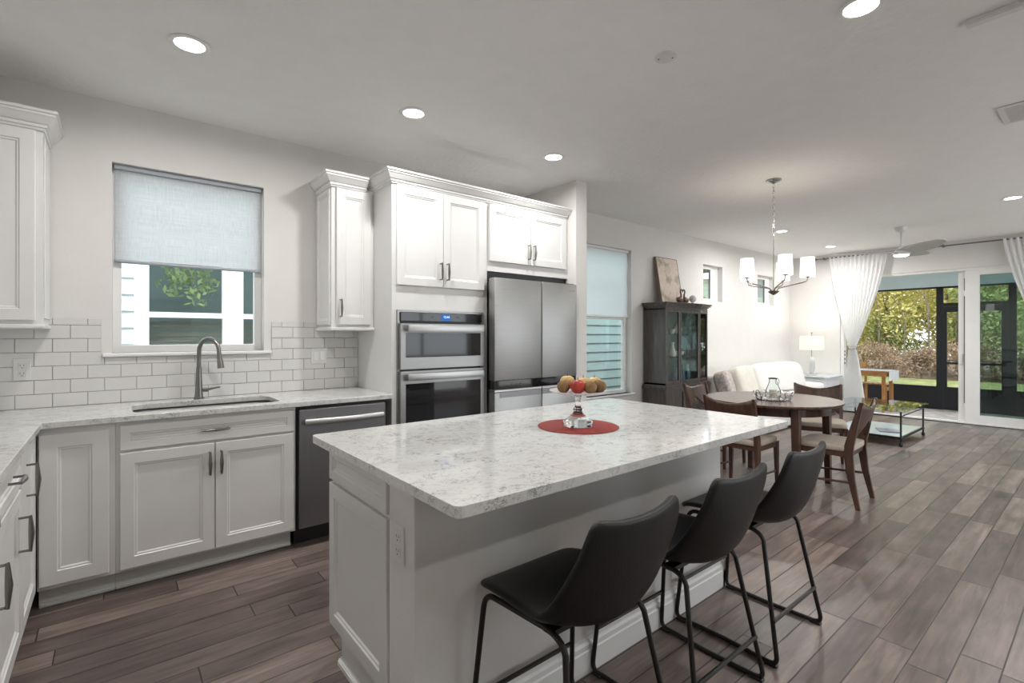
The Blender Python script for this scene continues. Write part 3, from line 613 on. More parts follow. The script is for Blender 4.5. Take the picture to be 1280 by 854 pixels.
R_c = Vector((math.sin(math.radians(50.86)), -math.cos(math.radians(50.86)), 0)); F_c = Vector((math.cos(math.radians(50.86)), math.sin(math.radians(50.86)), 0))
KIWI = mat('kiwi_skin', (.21, .125, .055), .85, bump=.5, bscale=300, var=.25, vscale=60); APPR = mat('red_apple_skin', (.42, .035, .02), .3, var=.55, vscale=30, stretch=(1, 1, .3)); APPY = mat('yellow_apple_skin', (.60, .40, .15), .35, var=.25, vscale=20); STEM = mat('stem', (.06, .04, .02), .8)
def fruit(name, kind, r, s_, dz, lab):
    c = Vector((PX, PY, 0)) + R_c * r + F_c * s_; m = {'kiwi': KIWI, 'red': APPR, 'yel': APPY}[kind]
    if kind == 'kiwi':
        rr = .030; c.z = zp + .0265 + dz
        tag(MB().blob(c, (.034, .028, .0275), 1.0, Matrix.Rotation(random.uniform(0, 3), 3, 'Z')).build(name, m, smooth=True, ang=180), lab, 'fruit')
    else:
        c.z = zp + dz; t = thing(name, lab, 'fruit', c)
        pr = [(.001, .004), (.012, .0), (.024, .008), (.032, .024), (.033, .036), (.028, .050), (.016, .058), (.007, .055), (.001, .050)]
        MB().lathe(pr, c, 28).build('flesh', m, t, smooth=True, ang=180)
        MB().tube([c + Vector((0, 0, .050)), c + Vector((.001, .001, .060)), c + Vector((.004, .002, .068))], .0013, 6).build('stem', STEM, t)
fruit('kiwi', 'kiwi', -.066, -.020, 0, 'brown kiwi at the left edge of the glass stand')
fruit('apple', 'red', -.008, -.050, 0, 'red apple at the front of the glass stand')
fruit('kiwi', 'kiwi', .046, -.050, 0, 'brown kiwi right in front, to the right of the red apple')
fruit('kiwi', 'kiwi', .090, -.010, .001, 'brown kiwi at the right edge of the glass stand')
fruit('apple', 'yel', -.042, .042, .010, 'pale yellow apple at the back behind the leftmost kiwi and red apple')
fruit('apple', 'yel', .026, .022, .004, 'yellow apple in the middle right behind the red apple')
fruit('apple', 'yel', .082, .060, .002, 'yellow apple at the back right of the glass stand')

# ================================================================== BAR STOOLS
def stool():
    t = thing('bar_stool', '', 'bar stool', (0, 0, 0))
    Sd = [(.187, -.018, .000), (.188, .010, .186), (.192, .075, .196), (.12, .545 - .525, .205)]
    side = [(.225, .497), (.215, .515), (.14, .535), (.02, .540), (-.07, .545), (-.115, .572), (-.165, .640), (-.205, .712), (-.228, .765), (-.240, .822), (-.242, .838)]
    cen = [(.232, .490), (.224, .512), (.14, .520), (.02, .503), (-.10, .498), (-.175, .515), (-.215, .580), (-.238, .670), (-.252, .745), (-.260, .805), (-.262, .820)]
    hw = [.170, .195, .208, .215, .222, .228, .226, .216, .204, .190, .160]
    N = len(side) - 1
    def fn(u, v):
        k = v * N; i = min(int(k), N - 1); q = k - i; L = lambda A: A[i] + (A[i + 1] - A[i]) * q
        sy = side[i][0] + (side[i + 1][0] - side[i][0]) * q; sz = side[i][1] + (side[i + 1][1] - side[i][1]) * q
        cy = cen[i][0] + (cen[i + 1][0] - cen[i][0]) * q; cz = cen[i][1] + (cen[i + 1][1] - cen[i][1]) * q
        w_ = L(hw); a = 2 * u - 1; m_ = abs(a) ** 2.2
        return (w_ * a, cy + (sy - cy) * m_, cz + (sz - cz) * m_)
    o = MB().grid(fn, 12, N).build('seat_shell', LEATHER, t, smooth=True, ang=180)
    md = o.modifiers.new('solid', 'SOLIDIFY'); md.thickness = .024; md.offset = 0
    md = o.modifiers.new('sub', 'SUBSURF'); md.levels = 2; md.render_levels = 2
    def arc(a, b, c, n=5):
        a, b, c = Vector(a), Vector(b), Vector(c); return [(a * (1 - s_) ** 2 + b * 2 * s_ * (1 - s_) + c * s_ * s_) for s_ in [k / n for k in range(n + 1)]]
    for s_ in (-1, 1):
        fl = lambda x, y, z: (s_ * x, y, z)
        pts = [fl(.215, .0, .010)] + arc(fl(.224, .195, .010), fl(.226, .222, .010), fl(.225, .218, .05)) + arc(fl(.198, .182, .455), fl(.195, .178, .497), fl(.19, .145, .499)) + arc(fl(.165, -.06, .492), fl(.163, -.125, .490), fl(.168, -.140, .455)) + arc(fl(.222, -.212, .05), fl(.226, -.222, .010), fl(.224, -.185, .010))
        MB().tube(pts, .0088, 10, closed=True).build('leg_loop', BLKMET, t, smooth=True)
        for y in (.195, -.195): MB().box(s_ * .224 - .013, s_ * .224 + .013, y - .022, y + .022, 0, .011, .003, 1).build('foot_pad', BLK, t)
    MB().tube([(-.215, .213, .165), (.215, .213, .165)], .0078, 10).build('footrest', BLKMET, t, smooth=True)
    MB().tube([(-.210, -.196, .165), (.210, -.196, .165)], .0078, 10).build('stretcher', BLKMET, t, smooth=True)
    MB().box(-.170, .170, .05, .09, .485, .500).build('seat_bracket', BLKMET, t); MB().box(-.166, .166, -.09, -.05, .480, .495).build('seat_bracket', BLKMET, t)
    return t
s0 = stool()
G = 'bar stools along the island'
place(s0, (1.082, 1.042, 0), 0, 'black leather bucket bar stool nearest the camera', G)
place(copy_tree(s0), (1.653, 1.044, 0), 0, 'black leather bucket bar stool in the middle of the three at the island', G)
place(copy_tree(s0), (2.222, 1.044, 0), 0, 'black leather bucket bar stool farthest from the camera, by the dining chairs', G)

# ================================================================== DINING SET
TX, TY, TZ = 4.506, 1.916, .735
dt = thing('dining_table', 'round walnut dining table with square legs', 'table', (TX, TY, 0))
MB().lathe([(.001, -.028), (.515, -.028), (.535, -.018), (.54, -.006), (.538, 0), (.001, 0)], (TX, TY, TZ), 72).build('tabletop', WALTOP, dt, smooth=True)
MB().lathe([(.425, -.098), (.445, -.098), (.445, -.028), (.425, -.028)], (TX, TY, TZ), 64, cap=False).build('apron', WALNUT, dt, smooth=True)
for sx in (-1, 1):
    for sy in (-1, 1):
        x, y = TX + sx * .325, TY + sy * .325
        MB().bar([(x + sx * .01, y + sy * .01, 0, .042, .042), (x, y, TZ - .10, .060, .060), (x, y, TZ - .0285, .060, .060)]).build('leg', WALNUT, dt, bevel=.003)
def chair():
    t = thing('dining_chair', '', 'chair', (0, 0, 0))
    for s_ in (-1, 1):
        MB().bar([(s_ * .222, -.225, 0, .026, .030), (s_ * .210, -.180, .22, .030, .046), (s_ * .202, -.160, .40, .032, .060), (s_ * .202, -.165, .46, .032, .060), (s_ * .206, -.200, .62, .028, .046), (s_ * .212, -.245, .795, .024, .026)]).build('rear_leg', WALNUT, t, bevel=.003)
        MB().bar([(s_ * .208, .185, 0, .024, .024), (s_ * .200, .180, .38, .036, .036), (s_ * .200, .180, .418, .036, .036)]).build('front_leg', WALNUT, t, bevel=.003)
        MB().tube([(s_ * .212, -.165, .19), (s_ * .203, .17, .17)], .0075, 8, flat=1.2).build('stretcher', WALNUT, t, smooth=True)
        MB().box(s_ * .202 - .011, s_ * .202 + .011, -.135, .165, .375, .418).build('seat_rail', WALNUT, t)
    MB().box(-.19, .19, .170, .192, .375, .418).build('seat_rail', WALNUT, t); MB().box(-.19, .19, -.170, -.150, .375, .418).build('seat_rail', WALNUT, t)
    def fn(u, v):
        a = 2 * u - 1; x = .208 * a; zt = .792 - .048 * (1 - abs(a) ** 1.8); zb_ = .645 - .165 * abs(a) ** 1.15
        z = zb_ + (zt - zb_) * v; y = -.165 - (z - .46) * .245 - .030 * (1 - a * a); return (x, y, z)
    o = MB().grid(fn, 20, 8).build('back_panel', WALNUT, t, smooth=True, ang=180); md = o.modifiers.new('solid', 'SOLIDIFY'); md.thickness = .016; md.offset = 0
    c = MB().blob((0, .005, .437), (.222, .192, .026), .28, seg=40).build('seat_cushion', BEIGE, t, smooth=True, ang=60)
    return t
ch = chair(); G = 'walnut chairs round the dining table'
ch.scale = (.95, 1, 1)
place(ch, (4.455, 1.432, 0), math.radians(3), 'walnut dining chair on the near side of the round table, its back towards the camera', G)
place(copy_tree(ch), (4.085, 1.965, 0), -PI / 2, 'walnut dining chair between the island and the round table', G)
place(copy_tree(ch), (4.775, 2.565, 0), PI, 'walnut dining chair in front of the china cabinet', G)
b_ = math.atan2(-.34, .15); bc = Vector((5.61, 1.93)); nx = Vector((-.34, -.15)).normalized()
place(copy_tree(ch), (bc.x + nx.x * .235, bc.y + nx.y * .235, 0), math.atan2(nx.y, nx.x) - PI / 2, 'walnut dining chair on the far side of the round table, facing the camera', G)
# ---- centrepiece
vx, vy = 4.42, 1.865
jn = thing('glass_lantern', 'clear bell-shaped glass jar with metal rim and ring handle on the dining table', 'lantern', (vx, vy, TZ + .012))
MB().lathe([(.052, 0), (.062, .010), (.064, .035), (.056, .075), (.036, .125), (.028, .150), (.029, .168)], (vx, vy, TZ + .012), 32, cap=False).build('glass_body', CLEAR, jn, smooth=True)
MB().lathe([(.029, .166), (.036, .168), (.037, .174), (.029, .176)], (vx, vy, TZ + .012), 32, cap=False).build('rim', BLKMET, jn, smooth=True)
e = [(vx + R_c.x * (.036 + .016 * math.sin(a)), vy + R_c.y * (.036 + .016 * math.sin(a)), TZ + .155 + .026 * math.cos(a)) for a in [PI * 2 * k / 20 for k in range(20)]]
MB().tube(e, .0022, 8, closed=True).build('ring_handle', BLKMET, jn, smooth=True)
for s_ in (-1, 1):
    MB().tube([(vx + R_c.x * s_ * r_, vy + R_c.y * s_ * r_, TZ + .012 + z) for r_, z in ((.064, .012), (.0655, .035), (.058, .075), (.038, .125), (.031, .150), (.031, .168))], .0026, 8).build('metal_strap', BLKMET, jn, smooth=True)
tag(MB().cyl((vx, vy, TZ + .0145), (vx, vy, TZ + .085), .030, .030, 24).build('pillar_candle', mat('cream_wax', (.72, .66, .55), .6), smooth=True), 'cream pillar candle inside the glass lantern', 'candle')
tr = thing('crystal_tray', 'dark wire tray edged with glass loops under the lantern', 'tray', (vx, vy, TZ))
MB().lathe([(.001, 0), (.118, 0), (.124, .006), (.118, .008), (.112, .006), (.001, .006)], (vx, vy, TZ + .0005), 40).build('base', CHROME, tr, smooth=True)
for k in range(14):
    a = 2 * PI * k / 14; cx, cy = vx + .128 * math.cos(a), vy + .128 * math.sin(a); tx, ty = -math.sin(a), math.cos(a)
    MB().tube([(cx + tx * .027 * math.cos(q) + .014 * math.cos(a) * (1 + math.sin(q)), cy + ty * .027 * math.cos(q) + .014 * math.sin(a) * (1 + math.sin(q)), TZ + .036 + .030 * math.sin(q)) for q in [2 * PI * j / 14 for j in range(14)]], .0042, 6, closed=True).build('glass_loop', REALGL if k % 3 else CHROME, tr, smooth=True)
# ---- chandelier
cx, cy = 4.571, 1.924
cl = thing('chandelier', 'nickel five-arm chandelier with white drum shades over the dining table', 'chandelier', (cx, cy, 1.66))
MB().lathe([(.064, 0), (.062, -.014), (.030, -.024), (.008, -.034), (.001, -.036)], (cx, cy, H - .001), 32).build('canopy', CHROME, cl, smooth=True)
chn = MB(); z = H - .036; k = 0
while z > 2.20:
    a = 0 if k % 2 else PI / 2
    chn.tube([(cx + .0085 * math.cos(a) * math.cos(q), cy + .0085 * math.sin(a) * math.cos(q), z - .017 + .019 * math.sin(q)) for q in [2 * PI * j / 12 for j in range(12)]], .0020, 6, closed=True); z -= .030; k += 1
chn.build('chain', CHROME, cl, smooth=True)
MB().cyl((cx, cy, z + .01), (cx, cy, 1.68), .0055, .0055, 12).build('rod', CHROME, cl, smooth=True)
MB().lathe([(.001, -.022), (.012, -.018), (.040, .004), (.046, .014), (.030, .022), (.012, .026), (.001, .028)], (cx, cy, 1.668), 28).build('hub', CHROME, cl, smooth=True)
a0 = math.atan2(R_c.y, R_c.x)
for k in range(5):
    a = math.radians(6) + 2 * PI * k / 5; D = Vector((math.cos(a), math.sin(a), 0)); c = Vector((cx, cy, 0))
    P_ = [c + D * r_ + Vector((0, 0, z_)) for r_, z_ in ((.02, 1.685), (.04, 1.708), (.08, 1.718), (.15, 1.733), (.22, 1.748), (.252, 1.760), (.260, 1.785), (.260, 1.80))]
    ar = MB().tube(P_, .0052, 10).build('arm', CHROME, cl, smooth=True)
    q = c + D * .260
    MB().lathe([(.008, 1.79), (.030, 1.798), (.030, 1.803), (.012, 1.806), (.012, 1.85)], (q.x, q.y, 0), 20).build('candle_cup', CHROME, cl, smooth=True)
    MB().lathe([(.060, 1.795), (.053, 1.965), (.051, 1.965), (.058, 1.795)], (q.x, q.y, 0), 32, cap=False).build('lamp_shade', SHADE, cl, smooth=True)
    ld = bpy.data.lights.new('bulb', 'POINT'); ld.energy = 1.6; ld.color = (1, .88, .72); ld.shadow_soft_size = .03; lo = bpy.data.objects.new('bulb', ld); COL.objects.link(lo); lo.parent = cl; lo.location = Vector((q.x, q.y, 1.90)) - WO[cl.name]

# ================================================================== CEILING THINGS
def downlight(x, y, lab, e=1.0):
    t = thing('recessed_light', lab, 'ceiling light', (x, y, H - .008), 'recessed ceiling lights')
    MB().lathe([(.062, -.0005), (.082, -.0005), (.086, -.004), (.080, -.007), (.064, -.007), (.062, -.004)], (x, y, H), 40, cap=False).build('trim_ring', TRIM, t, smooth=True)
    MB().lathe([(.064, -.002), (.064, -.0045), (.001, -.0055)], (x, y, H), 40).build('lens', LENS, t, smooth=True)
    ld = bpy.data.lights.new('downlight', 'AREA'); ld.shape = 'DISK'; ld.size = .12; ld.energy = LAMP_W * e; ld.color = (1, .98, .95); ld.spread = math.radians(172)
    lo = bpy.data.objects.new('downlight', ld); COL.objects.link(lo); lo.parent = t; lo.location = (0, 0, -.004)
DL = [(.286, 2.777, 'recessed ceiling light at the upper left, in front of the sink window'), (1.454, 2.757, 'recessed ceiling light left of the oven tower, second in the kitchen row'),
      (2.655, 2.751, 'recessed ceiling light in front of the fridge cabinet'), (2.443, .677, 'large bright recessed ceiling light at the top edge of the picture'),
      (7.02, .653, 'recessed ceiling light at the right picture edge near the fan'), (6.902, 2.803, 'small recessed ceiling light just right of the chandelier chain'),
      (8.67, 2.803, 'farthest recessed ceiling light, by the top of the left curtain')]
for x, y, lb in DL: downlight(x, y, lb, (.78 if y > 2 else 1.3) if x < 3 else 1.5)
for i, (x, y) in enumerate([(.4, .677), (.4, -1.3), (2.44, -1.3), (4.7, -1.3), (7.0, -1.3)]): downlight(x, y, 'recessed ceiling light outside the picture behind the camera', .5)
dtc = thing('ceiling_cover_plate', 'round white blank plate with two screws on the kitchen ceiling', 'cover plate', (2.133, 1.412, H - .01))
MB().lathe([(.052, -.0005), (.052, -.006), (.046, -.009), (.001, -.009)], (2.133, 1.412, H), 36).build('disc', PLATE, dtc, smooth=True)
for s_ in (-1, 1): MB().lathe([(.004, -.0085), (.004, -.011), (.001, -.011)], (2.133 + s_ * .02, 1.412 - s_ * .026, H), 12).build('screw', SLOT, dtc)
vp = thing('linear_vent', 'narrow flat white vent strip at the top right of the ceiling', 'vent', (3.0, .31, H - .01))
MB().box(2.905, 2.965, .13, .42, H - .018, H - .0005, .003, 1).build('frame', PLATE, vp); MB().box(2.918, 2.952, .140, .410, H - .020, H - .018).build('slot_cover', PLATE, vp)
av = thing('air_register', 'white louvred air vent at the right picture edge of the ceiling', 'vent', (4.35, .33, H - .01))
MB().poly(rect(4.17, 4.53, .16, .46), [rect(4.20, 4.50, .19, .43)], H - .008, H - .0005, XY).build('frame', PLATE, av, bevel=.002)
MB().box(4.20, 4.50, .19, .43, H - .002, H - .0006).build('duct_opening', BLK, av)
for k in range(9):
    x = 4.205 + k * .034; MB().add([(x, .19, H - .003), (x, .43, H - .003), (x + .020, .43, H - .012), (x + .020, .19, H - .012)], [(0, 1, 2, 3)]).build('louvre', PLATE, av)
# ---- ceiling fan
fx_, fy_ = 7.846, 1.735
fn_ = thing('ceiling_fan', 'white three-blade ceiling fan with light in front of the curtains', 'ceiling fan', (fx_, fy_, 2.28))
MB().lathe([(.075, 0), (.072, -.02), (.05, -.052), (.018, -.060), (.001, -.060)], (fx_, fy_, H - .001), 32).build('canopy', PLATE, fn_, smooth=True)
MB().cyl((fx_, fy_, H - .058), (fx_, fy_, 2.43), .012, .012, 14).build('downrod', PLATE, fn_, smooth=True)
MB().lathe([(.001, .115), (.020, .113), (.026, .085), (.055, .070), (.085, .050), (.092, .02), (.085, .005), (.001, .003)], (fx_, fy_, 2.315), 36).build('motor_housing', PLATE, fn_, smooth=True)
MB().lathe([(.078, 0), (.078, -.010), (.055, -.020), (.001, -.024)], (fx_, fy_, 2.318), 32).build('light_lens', emat('fan_lens', (1, .98, .94), 6.0), fn_, smooth=True)
BLADE = mat('fan_blade', (.42, .41, .40), .5)
for k in range(3):
    a = math.radians(104) + 2 * PI * k / 3; D = Vector((math.cos(a), math.sin(a), 0)); N_ = Vector((-D.y, D.x, 0))
    def fb(u, v):
        r_ = .02 + .66 * v; w_ = .030 + .078 * math.sin(PI * (.22 + .74 * v)) ** 1.2; s_ = 2 * u - 1
        if v > .9: w_ *= max(.2, 1 - ((v - .9) / .1) ** 2 * .8)
        p = Vector((fx_, fy_, 2.362 + .03 * v)) + D * r_ + N_ * (s_ * w_ + .06 * math.sin(v * PI * .75)); p.z -= s_ * w_ * .24; return p
    o = MB().grid(fb, 8, 24).build('blade', BLADE, fn_, smooth=True, ang=180); md = o.modifiers.new('s', 'SOLIDIFY'); md.thickness = .010

# ================================================================== CHINA CABINET
hx0, hx1, hyf, hyb = 5.16, 6.12, 3.415, YW - .018
hc = thing('china_cabinet', 'dark wood china cabinet with glass doors on a wider closed base', 'cabinet', (5.64, 3.55, 0))
hxa, hxb = 5.424, 5.868; yc_ = hyf - .03
base_pl = [(hx0 - .02, hyb), (hx0 - .02, hyf - .02), (hxa, yc_ - .025), (hxb, yc_ - .025), (hx1 + .02, hyf - .02), (hx1 + .02, hyb)]
up_pl = [(hx0, hyb), (hx0, hyf), (hxa, yc_), (hxb, yc_), (hx1, hyf), (hx1, hyb)]
def off_pl(p, d):
    c = Vector((5.64, 3.58)); return [(x + (d if x > c.x else -d), y - (d if y < 3.6 else 0)) for x, y in p]
MB().poly(base_pl, [], .06, .63, XY).build('lower_carcass', HUTCH, hc, bevel=.003)
MB().poly(off_pl(base_pl, .014), [], .63, .665, XY).poly(off_pl(base_pl, .006), [], .665, .685, XY).build('waist_moulding', HUTCH, hc, bevel=.004)
MB().poly(off_pl(base_pl, .012), [], 0, .06, XY).build('plinth', HUTCH, hc, bevel=.004)
for a, b in ((hxa + .01, (hxa + hxb) / 2 - .003), ((hxa + hxb) / 2 + .003, hxb - .01)):
    dd = panel('-y', yc_ - .025, a, b, .09, .60, .03, .014).build('lower_door', HUTCH, hc); MB().lathe([(.008, 0), (.008, .01)], ((a + b) / 2, yc_ - .04, .40), 10).build('knob', NICKEL, dd)
# upper: back, sides, top, bottom, face frames
MB().box(hx0, hx1, hyb - .012, hyb, .685, 1.62).build('back_board', HUTIN, hc)
for x0 in (hx0, hx1 - .02): MB().box(x0, x0 + .02, hyf, hyb - .012, .685, 1.62).build('side_board', HUTCH, hc)
MB().poly(up_pl, [], 1.60, 1.64, XY).poly(off_pl(up_pl, .012), [], 1.64, 1.655, XY).poly(off_pl(up_pl, .030), [], 1.655, 1.675, XY).poly(off_pl(up_pl, .042), [], 1.675, 1.692, XY).build('cornice', HUTCH, hc, bevel=.003)
MB().poly(up_pl, [], .685, .705, XY).build('floor_board', HUTCH, hc)
def face(p0, p1, z0, z1, fw, nm):
    p0, p1 = Vector(p0), Vector(p1); L = (p1 - p0).length; t_ = (p1 - p0) / L; n_ = Vector((t_.y, -t_.x))
    mp = lambda a, b, h: (p0.x + t_.x * a + n_.x * h, p0.y + t_.y * a + n_.y * h, b)
    dd = MB().poly(rect(.002, L - .002, z0, z1), [rect(fw, L - fw, z0 + fw, z1 - fw)], -.018, .002, mp).build(nm, HUTCH, hc, bevel=.002)
    MB().poly(rect(fw - .004, L - fw + .004, z0 + fw - .004, z1 - fw + .004), [], -.011, -.008, mp).build('glass_pane', CLEAR, dd)
    return dd
face(up_pl[1], up_pl[2], .706, 1.599, .030, 'side_light'); face(up_pl[3], up_pl[4], .706, 1.599, .030, 'side_light')
dd = face(up_pl[2], up_pl[3], .706, 1.599, .034, 'glass_door'); MB().lathe([(.006, 0), (.010, .012), (.004, .018)], (hxa + .016, yc_ - .004, 1.14), 10).build('knob', NICKEL, dd)
for z in (1.015, 1.300): MB().box(hx0 + .022, hx1 - .022, hyf + .01, hyb - .014, z, z + .008).build('shelf', TABGL, hc)
POR = mat('white_porcelain', (.72, .70, .64), .2); BOT = mat('green_glassware', (.10, .30, .22), .08, trans=.6); BOTB = mat('blue_glassware', (.08, .16, .42), .08, trans=.6)
GI = 'dishes inside the china cabinet'
def ware(name, prof, m, x, y, z, lab, cat): tag(MB().lathe(prof, (x, y, z + .0006), 24).build(name, m, smooth=True), lab, cat, GI)
ware('teapot', [(.03, 0), (.055, .03), (.06, .06), (.04, .10), (.012, .115), (.012, .13), (.001, .133)], POR, 5.64, 3.56, 1.308, 'white porcelain teapot on the top shelf of the china cabinet', 'teapot')
ware('teacup', [(.02, 0), (.035, .02), (.042, .06), (.038, .06), (.001, .02)], POR, 5.50, 3.55, 1.308, 'white teacup left of the teapot on the cabinet top shelf', 'cup')
ware('carafe', [(.035, 0), (.045, .03), (.03, .09), (.018, .14), (.024, .18), (.001, .18)], POR, 5.50, 3.54, 1.023, 'slender white carafe on the middle cabinet shelf', 'carafe')
ware('serving_bowl', [(.03, 0), (.065, .025), (.08, .06), (.076, .06), (.001, .015)], POR, 5.66, 3.56, 1.023, 'white serving bowl on the middle cabinet shelf', 'bowl')
for i, (x, m) in enumerate(((5.47, BOTB), (5.545, BOT), (5.62, BOTB), (5.70, BOT), (5.775, BOTB), (5.83, BOT))):
    ware('glass_bottle', [(.024, 0), (.027, .02), (.026, .10), (.011, .15), (.011, .20), (.014, .205), (.001, .205)], m, x, 3.50 + .02 * (i % 2), .705, ['%s glass bottle %s at the bottom of the china cabinet' % (('blue', 'green')[i % 2], w__) for w__ in ('leftmost', 'second from the left', 'left of the middle', 'right of the middle', 'second from the right', 'rightmost')][i], 'bottle')
ware('serving_plate', [(.04, 0), (.09, .012), (.10, .02), (.096, .02), (.001, .005)], POR, 5.30, 3.58, 1.308, 'white plate on the top shelf at the left side of the cabinet', 'plate')
ware('sugar_bowl', [(.03, 0), (.05, .03), (.05, .07), (.03, .10), (.001, .11)], POR, 5.30, 3.58, 1.023, 'white covered sugar bowl on the middle shelf at the left of the cabinet', 'bowl')
# things on top
ART = mat('abstract_canvas', (.50, .42, .33), .7, var=.55, vscale=5.5)
def acol():
    m, n, l, p = nmat('canvas_painting'); tc = n.new('ShaderNodeTexCoord'); nz = n.new('ShaderNodeTexNoise'); nz.inputs['Scale'].default_value = 5; nz.inputs['Detail'].default_value = 7; nz.inputs['Distortion'].default_value = .3
    l.new(tc.outputs['Object'], nz.inputs['Vector']); r = n.new('ShaderNodeValToRGB'); e = r.color_ramp.elements; e[0].position = .3; e[0].color = (.17, .14, .09, 1); e[1].position = .72; e[1].color = (.68, .60, .50, 1)
    for q, c in ((.42, (.40, .34, .26, 1)), (.5, (.58, .49, .41, 1)), (.6, (.55, .42, .36, 1))): k_ = e.new(q); k_.color = c
    l.new(nz.outputs[0], r.inputs[0]); l.new(r.outputs[0], p.inputs['Base Color']); p.inputs['Roughness'].default_value = .6; return m
art = thing('canvas_painting', 'tan abstract canvas leaning on the wall on top of the china cabinet', 'painting', (5.6, 3.62, 1.694))
th_ = math.radians(9.5); Rt = Matrix.Rotation(-th_, 3, 'X')
def put(mb, loc, R_): mb.v = [tuple(R_ @ Vector(v) + Vector(loc)) for v in mb.v]; return mb
put(MB().box(-.23, .23, -.012, .012, 0, .60), (5.605, 3.612, 1.6965), Rt).build('canvas', acol(), art, bevel=.003)
put(MB().box(-.236, -.230, -.014, .014, 0, .60).box(.230, .236, -.014, .014, 0, .60).box(-.236, .236, -.014, .014, .60, .606), (5.605, 3.612, 1.6965), Rt).build('frame', mat('thin_wood_frame', (.16, .11, .07), .5), art)
sw = thing('swan_figurine', 'carved brown wooden pair of swans forming a heart on top of the china cabinet', 'figurine', (5.60, 3.46, 1.6925))
CARV = mat('carved_brown_wood', (.12, .06, .035), .45, var=.3, vscale=40)
for s_, nm in ((-1, 'swan'), (1, 'swan')):
    b = MB().blob((5.60 + s_ * .062, 3.46, 1.6925 + .042), (.062, .034, .040), 1.0, seg=20); ps = [(s_ * .050, .05), (s_ * .034, .085), (s_ * .034, .110), (s_ * .050, .140), (s_ * .046, .166), (s_ * .022, .176), (s_ * .006, .162), (s_ * .002, .140)]
    b.tube([(5.60 + x, 3.46, 1.6925 + z) for x, z in ps], [.016, .012, .010, .009, .009, .009, .009, .003], 10).tube([(5.60 + s_ * .10, 3.46, 1.735), (5.60 + s_ * .140, 3.46, 1.755)], [.026, .004], 8); b.build(nm, CARV, sw, smooth=True, ang=70)
MB().box(5.49, 5.71, 3.435, 3.485, 1.6925, 1.701, .003).build('stand', CARV, sw)
gb = thing('glass_globe', 'round white glass globe beside the swans on the china cabinet', 'ornament', (5.80, 3.44, 1.6925))
MB().lathe([(.028, 0), (.028, .012), (.018, .016), (.018, .022)], (5.80, 3.44, 1.6925), 24).build('base', PLATE, gb, smooth=True)
MB().blob((5.80, 3.44, 1.6925 + .066), (.045, .045, .046), 1.0, seg=28).build('globe', mat('milk_glass', (.80, .80, .78), .08, trans=.3), gb, smooth=True, ang=180)

# ================================================================== LIVING AREA
sf = thing('sofa', 'white slipcovered sofa against the back wall', 'sofa', (7.4, 3.3, 0))
sx0, sx1, sy0, sy1 = 6.22, 8.55, 2.83, 3.70
MB().box(sx0, sx1, sy0 + .02, sy1, .03, .28, .03, 3).build('base', WHFAB, sf, smooth=True, ang=60)
MB().box(sx0, sx1 - .10, sy1 - .20, sy1, .28, .68, .06, 4).build('backrest', WHFAB, sf, smooth=True, ang=60)
for a in (sx1 - .19,): MB().box(a, a + .19, sy0, sy1, .05, .56, .06, 4).build('armrest', WHFAB, sf, smooth=True, ang=60)
xm = (sx0 + sx1) / 2
for a, b in ((sx0 + .005, xm - .005), (xm + .005, sx1 - .195)):
    MB().box(a, b, sy0 + .005, sy1 - .22, .285, .45, .05, 4).build('seat_cushion', WHFAB, sf, smooth=True, ang=60)
    MB().blob(((a + b) / 2, sy1 - .26, .60), ((b - a) / 2, .09, .17), .35, Matrix.Rotation(math.radians(-10), 3, 'X'), 32).build('back_cushion', WHFAB, sf, smooth=True, ang=180)
for x in (sx0 + .08, sx1 - .08):
    for y in (sy0 + .08, sy1 - .08): MB().cyl((x, y, 0), (x, y, .045), .022, .028, 12).build('foot', WALNUT, sf)
def pil(x, y, z, s_, m, rz, lab): tag(MB().blob((x, y, z), (s_ * (.95 if m is PINKF else 1.5), .10, s_ * .88), .5, Matrix.Rotation(rz, 3, 'Z') @ Matrix.Rotation(math.radians(-18), 3, 'X'), 32).build('throw_pillow', m, smooth=True, ang=180), lab, 'pillow', 'sofa pillows')
pil(6.40, 3.32, .635, .20, PINKF, .25, 'muted patterned pillow at the left end of the sofa')
pil(6.86, 3.28, .655, .235, CREAM, .10, 'large cream pillow beside the patterned pillow on the sofa')
pil(7.42, 3.24, .665, .25, WHFAB, .0, 'large white pillow in the middle of the sofa')
pil(7.98, 3.20, .665, .25, WHFAB, -.25, 'large white pillow at the right end of the sofa')
# side chest + lamp
WB = mat('white_furniture_paint', (.76, .77, .77), .35); TOPB = mat('pale_blue_top', (.55, .62, .65), .15)
sd_ = thing('side_chest', 'white side chest with drawer and pale top in the far corner', 'chest', (9.2, 3.25, 0))
MB().box(8.90, 9.53, 2.94, 3.62, .12, .60, .008).build('body', WB, sd_); MB().poly(rrect(8.85, 9.55, 2.88, 3.68, .10), [], .60, .622, XY).build('top', TOPB, sd_, bevel=.004)
for y in (2.98, 3.58):
    for x in (8.94, 9.48): MB().bar([(x, y, 0, .03, .03), (x, y, .12, .045, .045)]).build('leg', WB, sd_)
for z in (.37, .15):
    dd = panel('-x', 8.90, 2.97, 3.59, z, z + .20, .03, .012).build('drawer_front', WB, sd_); MB().lathe([(.012, 0), (.016, .012)], (8.878, 3.28, z + .09), 12).build('knob', NICKEL, dd)
lx, ly = 9.10, 3.22
tl_ = thing('table_lamp', 'table lamp with cream drum shade and clear glass base on the side chest', 'lamp', (lx, ly, .6225))
MB().lathe([(.075, 0), (.075, .018), (.03, .022), (.028, .05), (.045, .09), (.045, .22), (.028, .28), (.018, .30), (.001, .30)], (lx, ly, .6230), 28).build('base', mat('white_glass', (.78, .80, .80), .08, trans=.4), tl_, smooth=True)
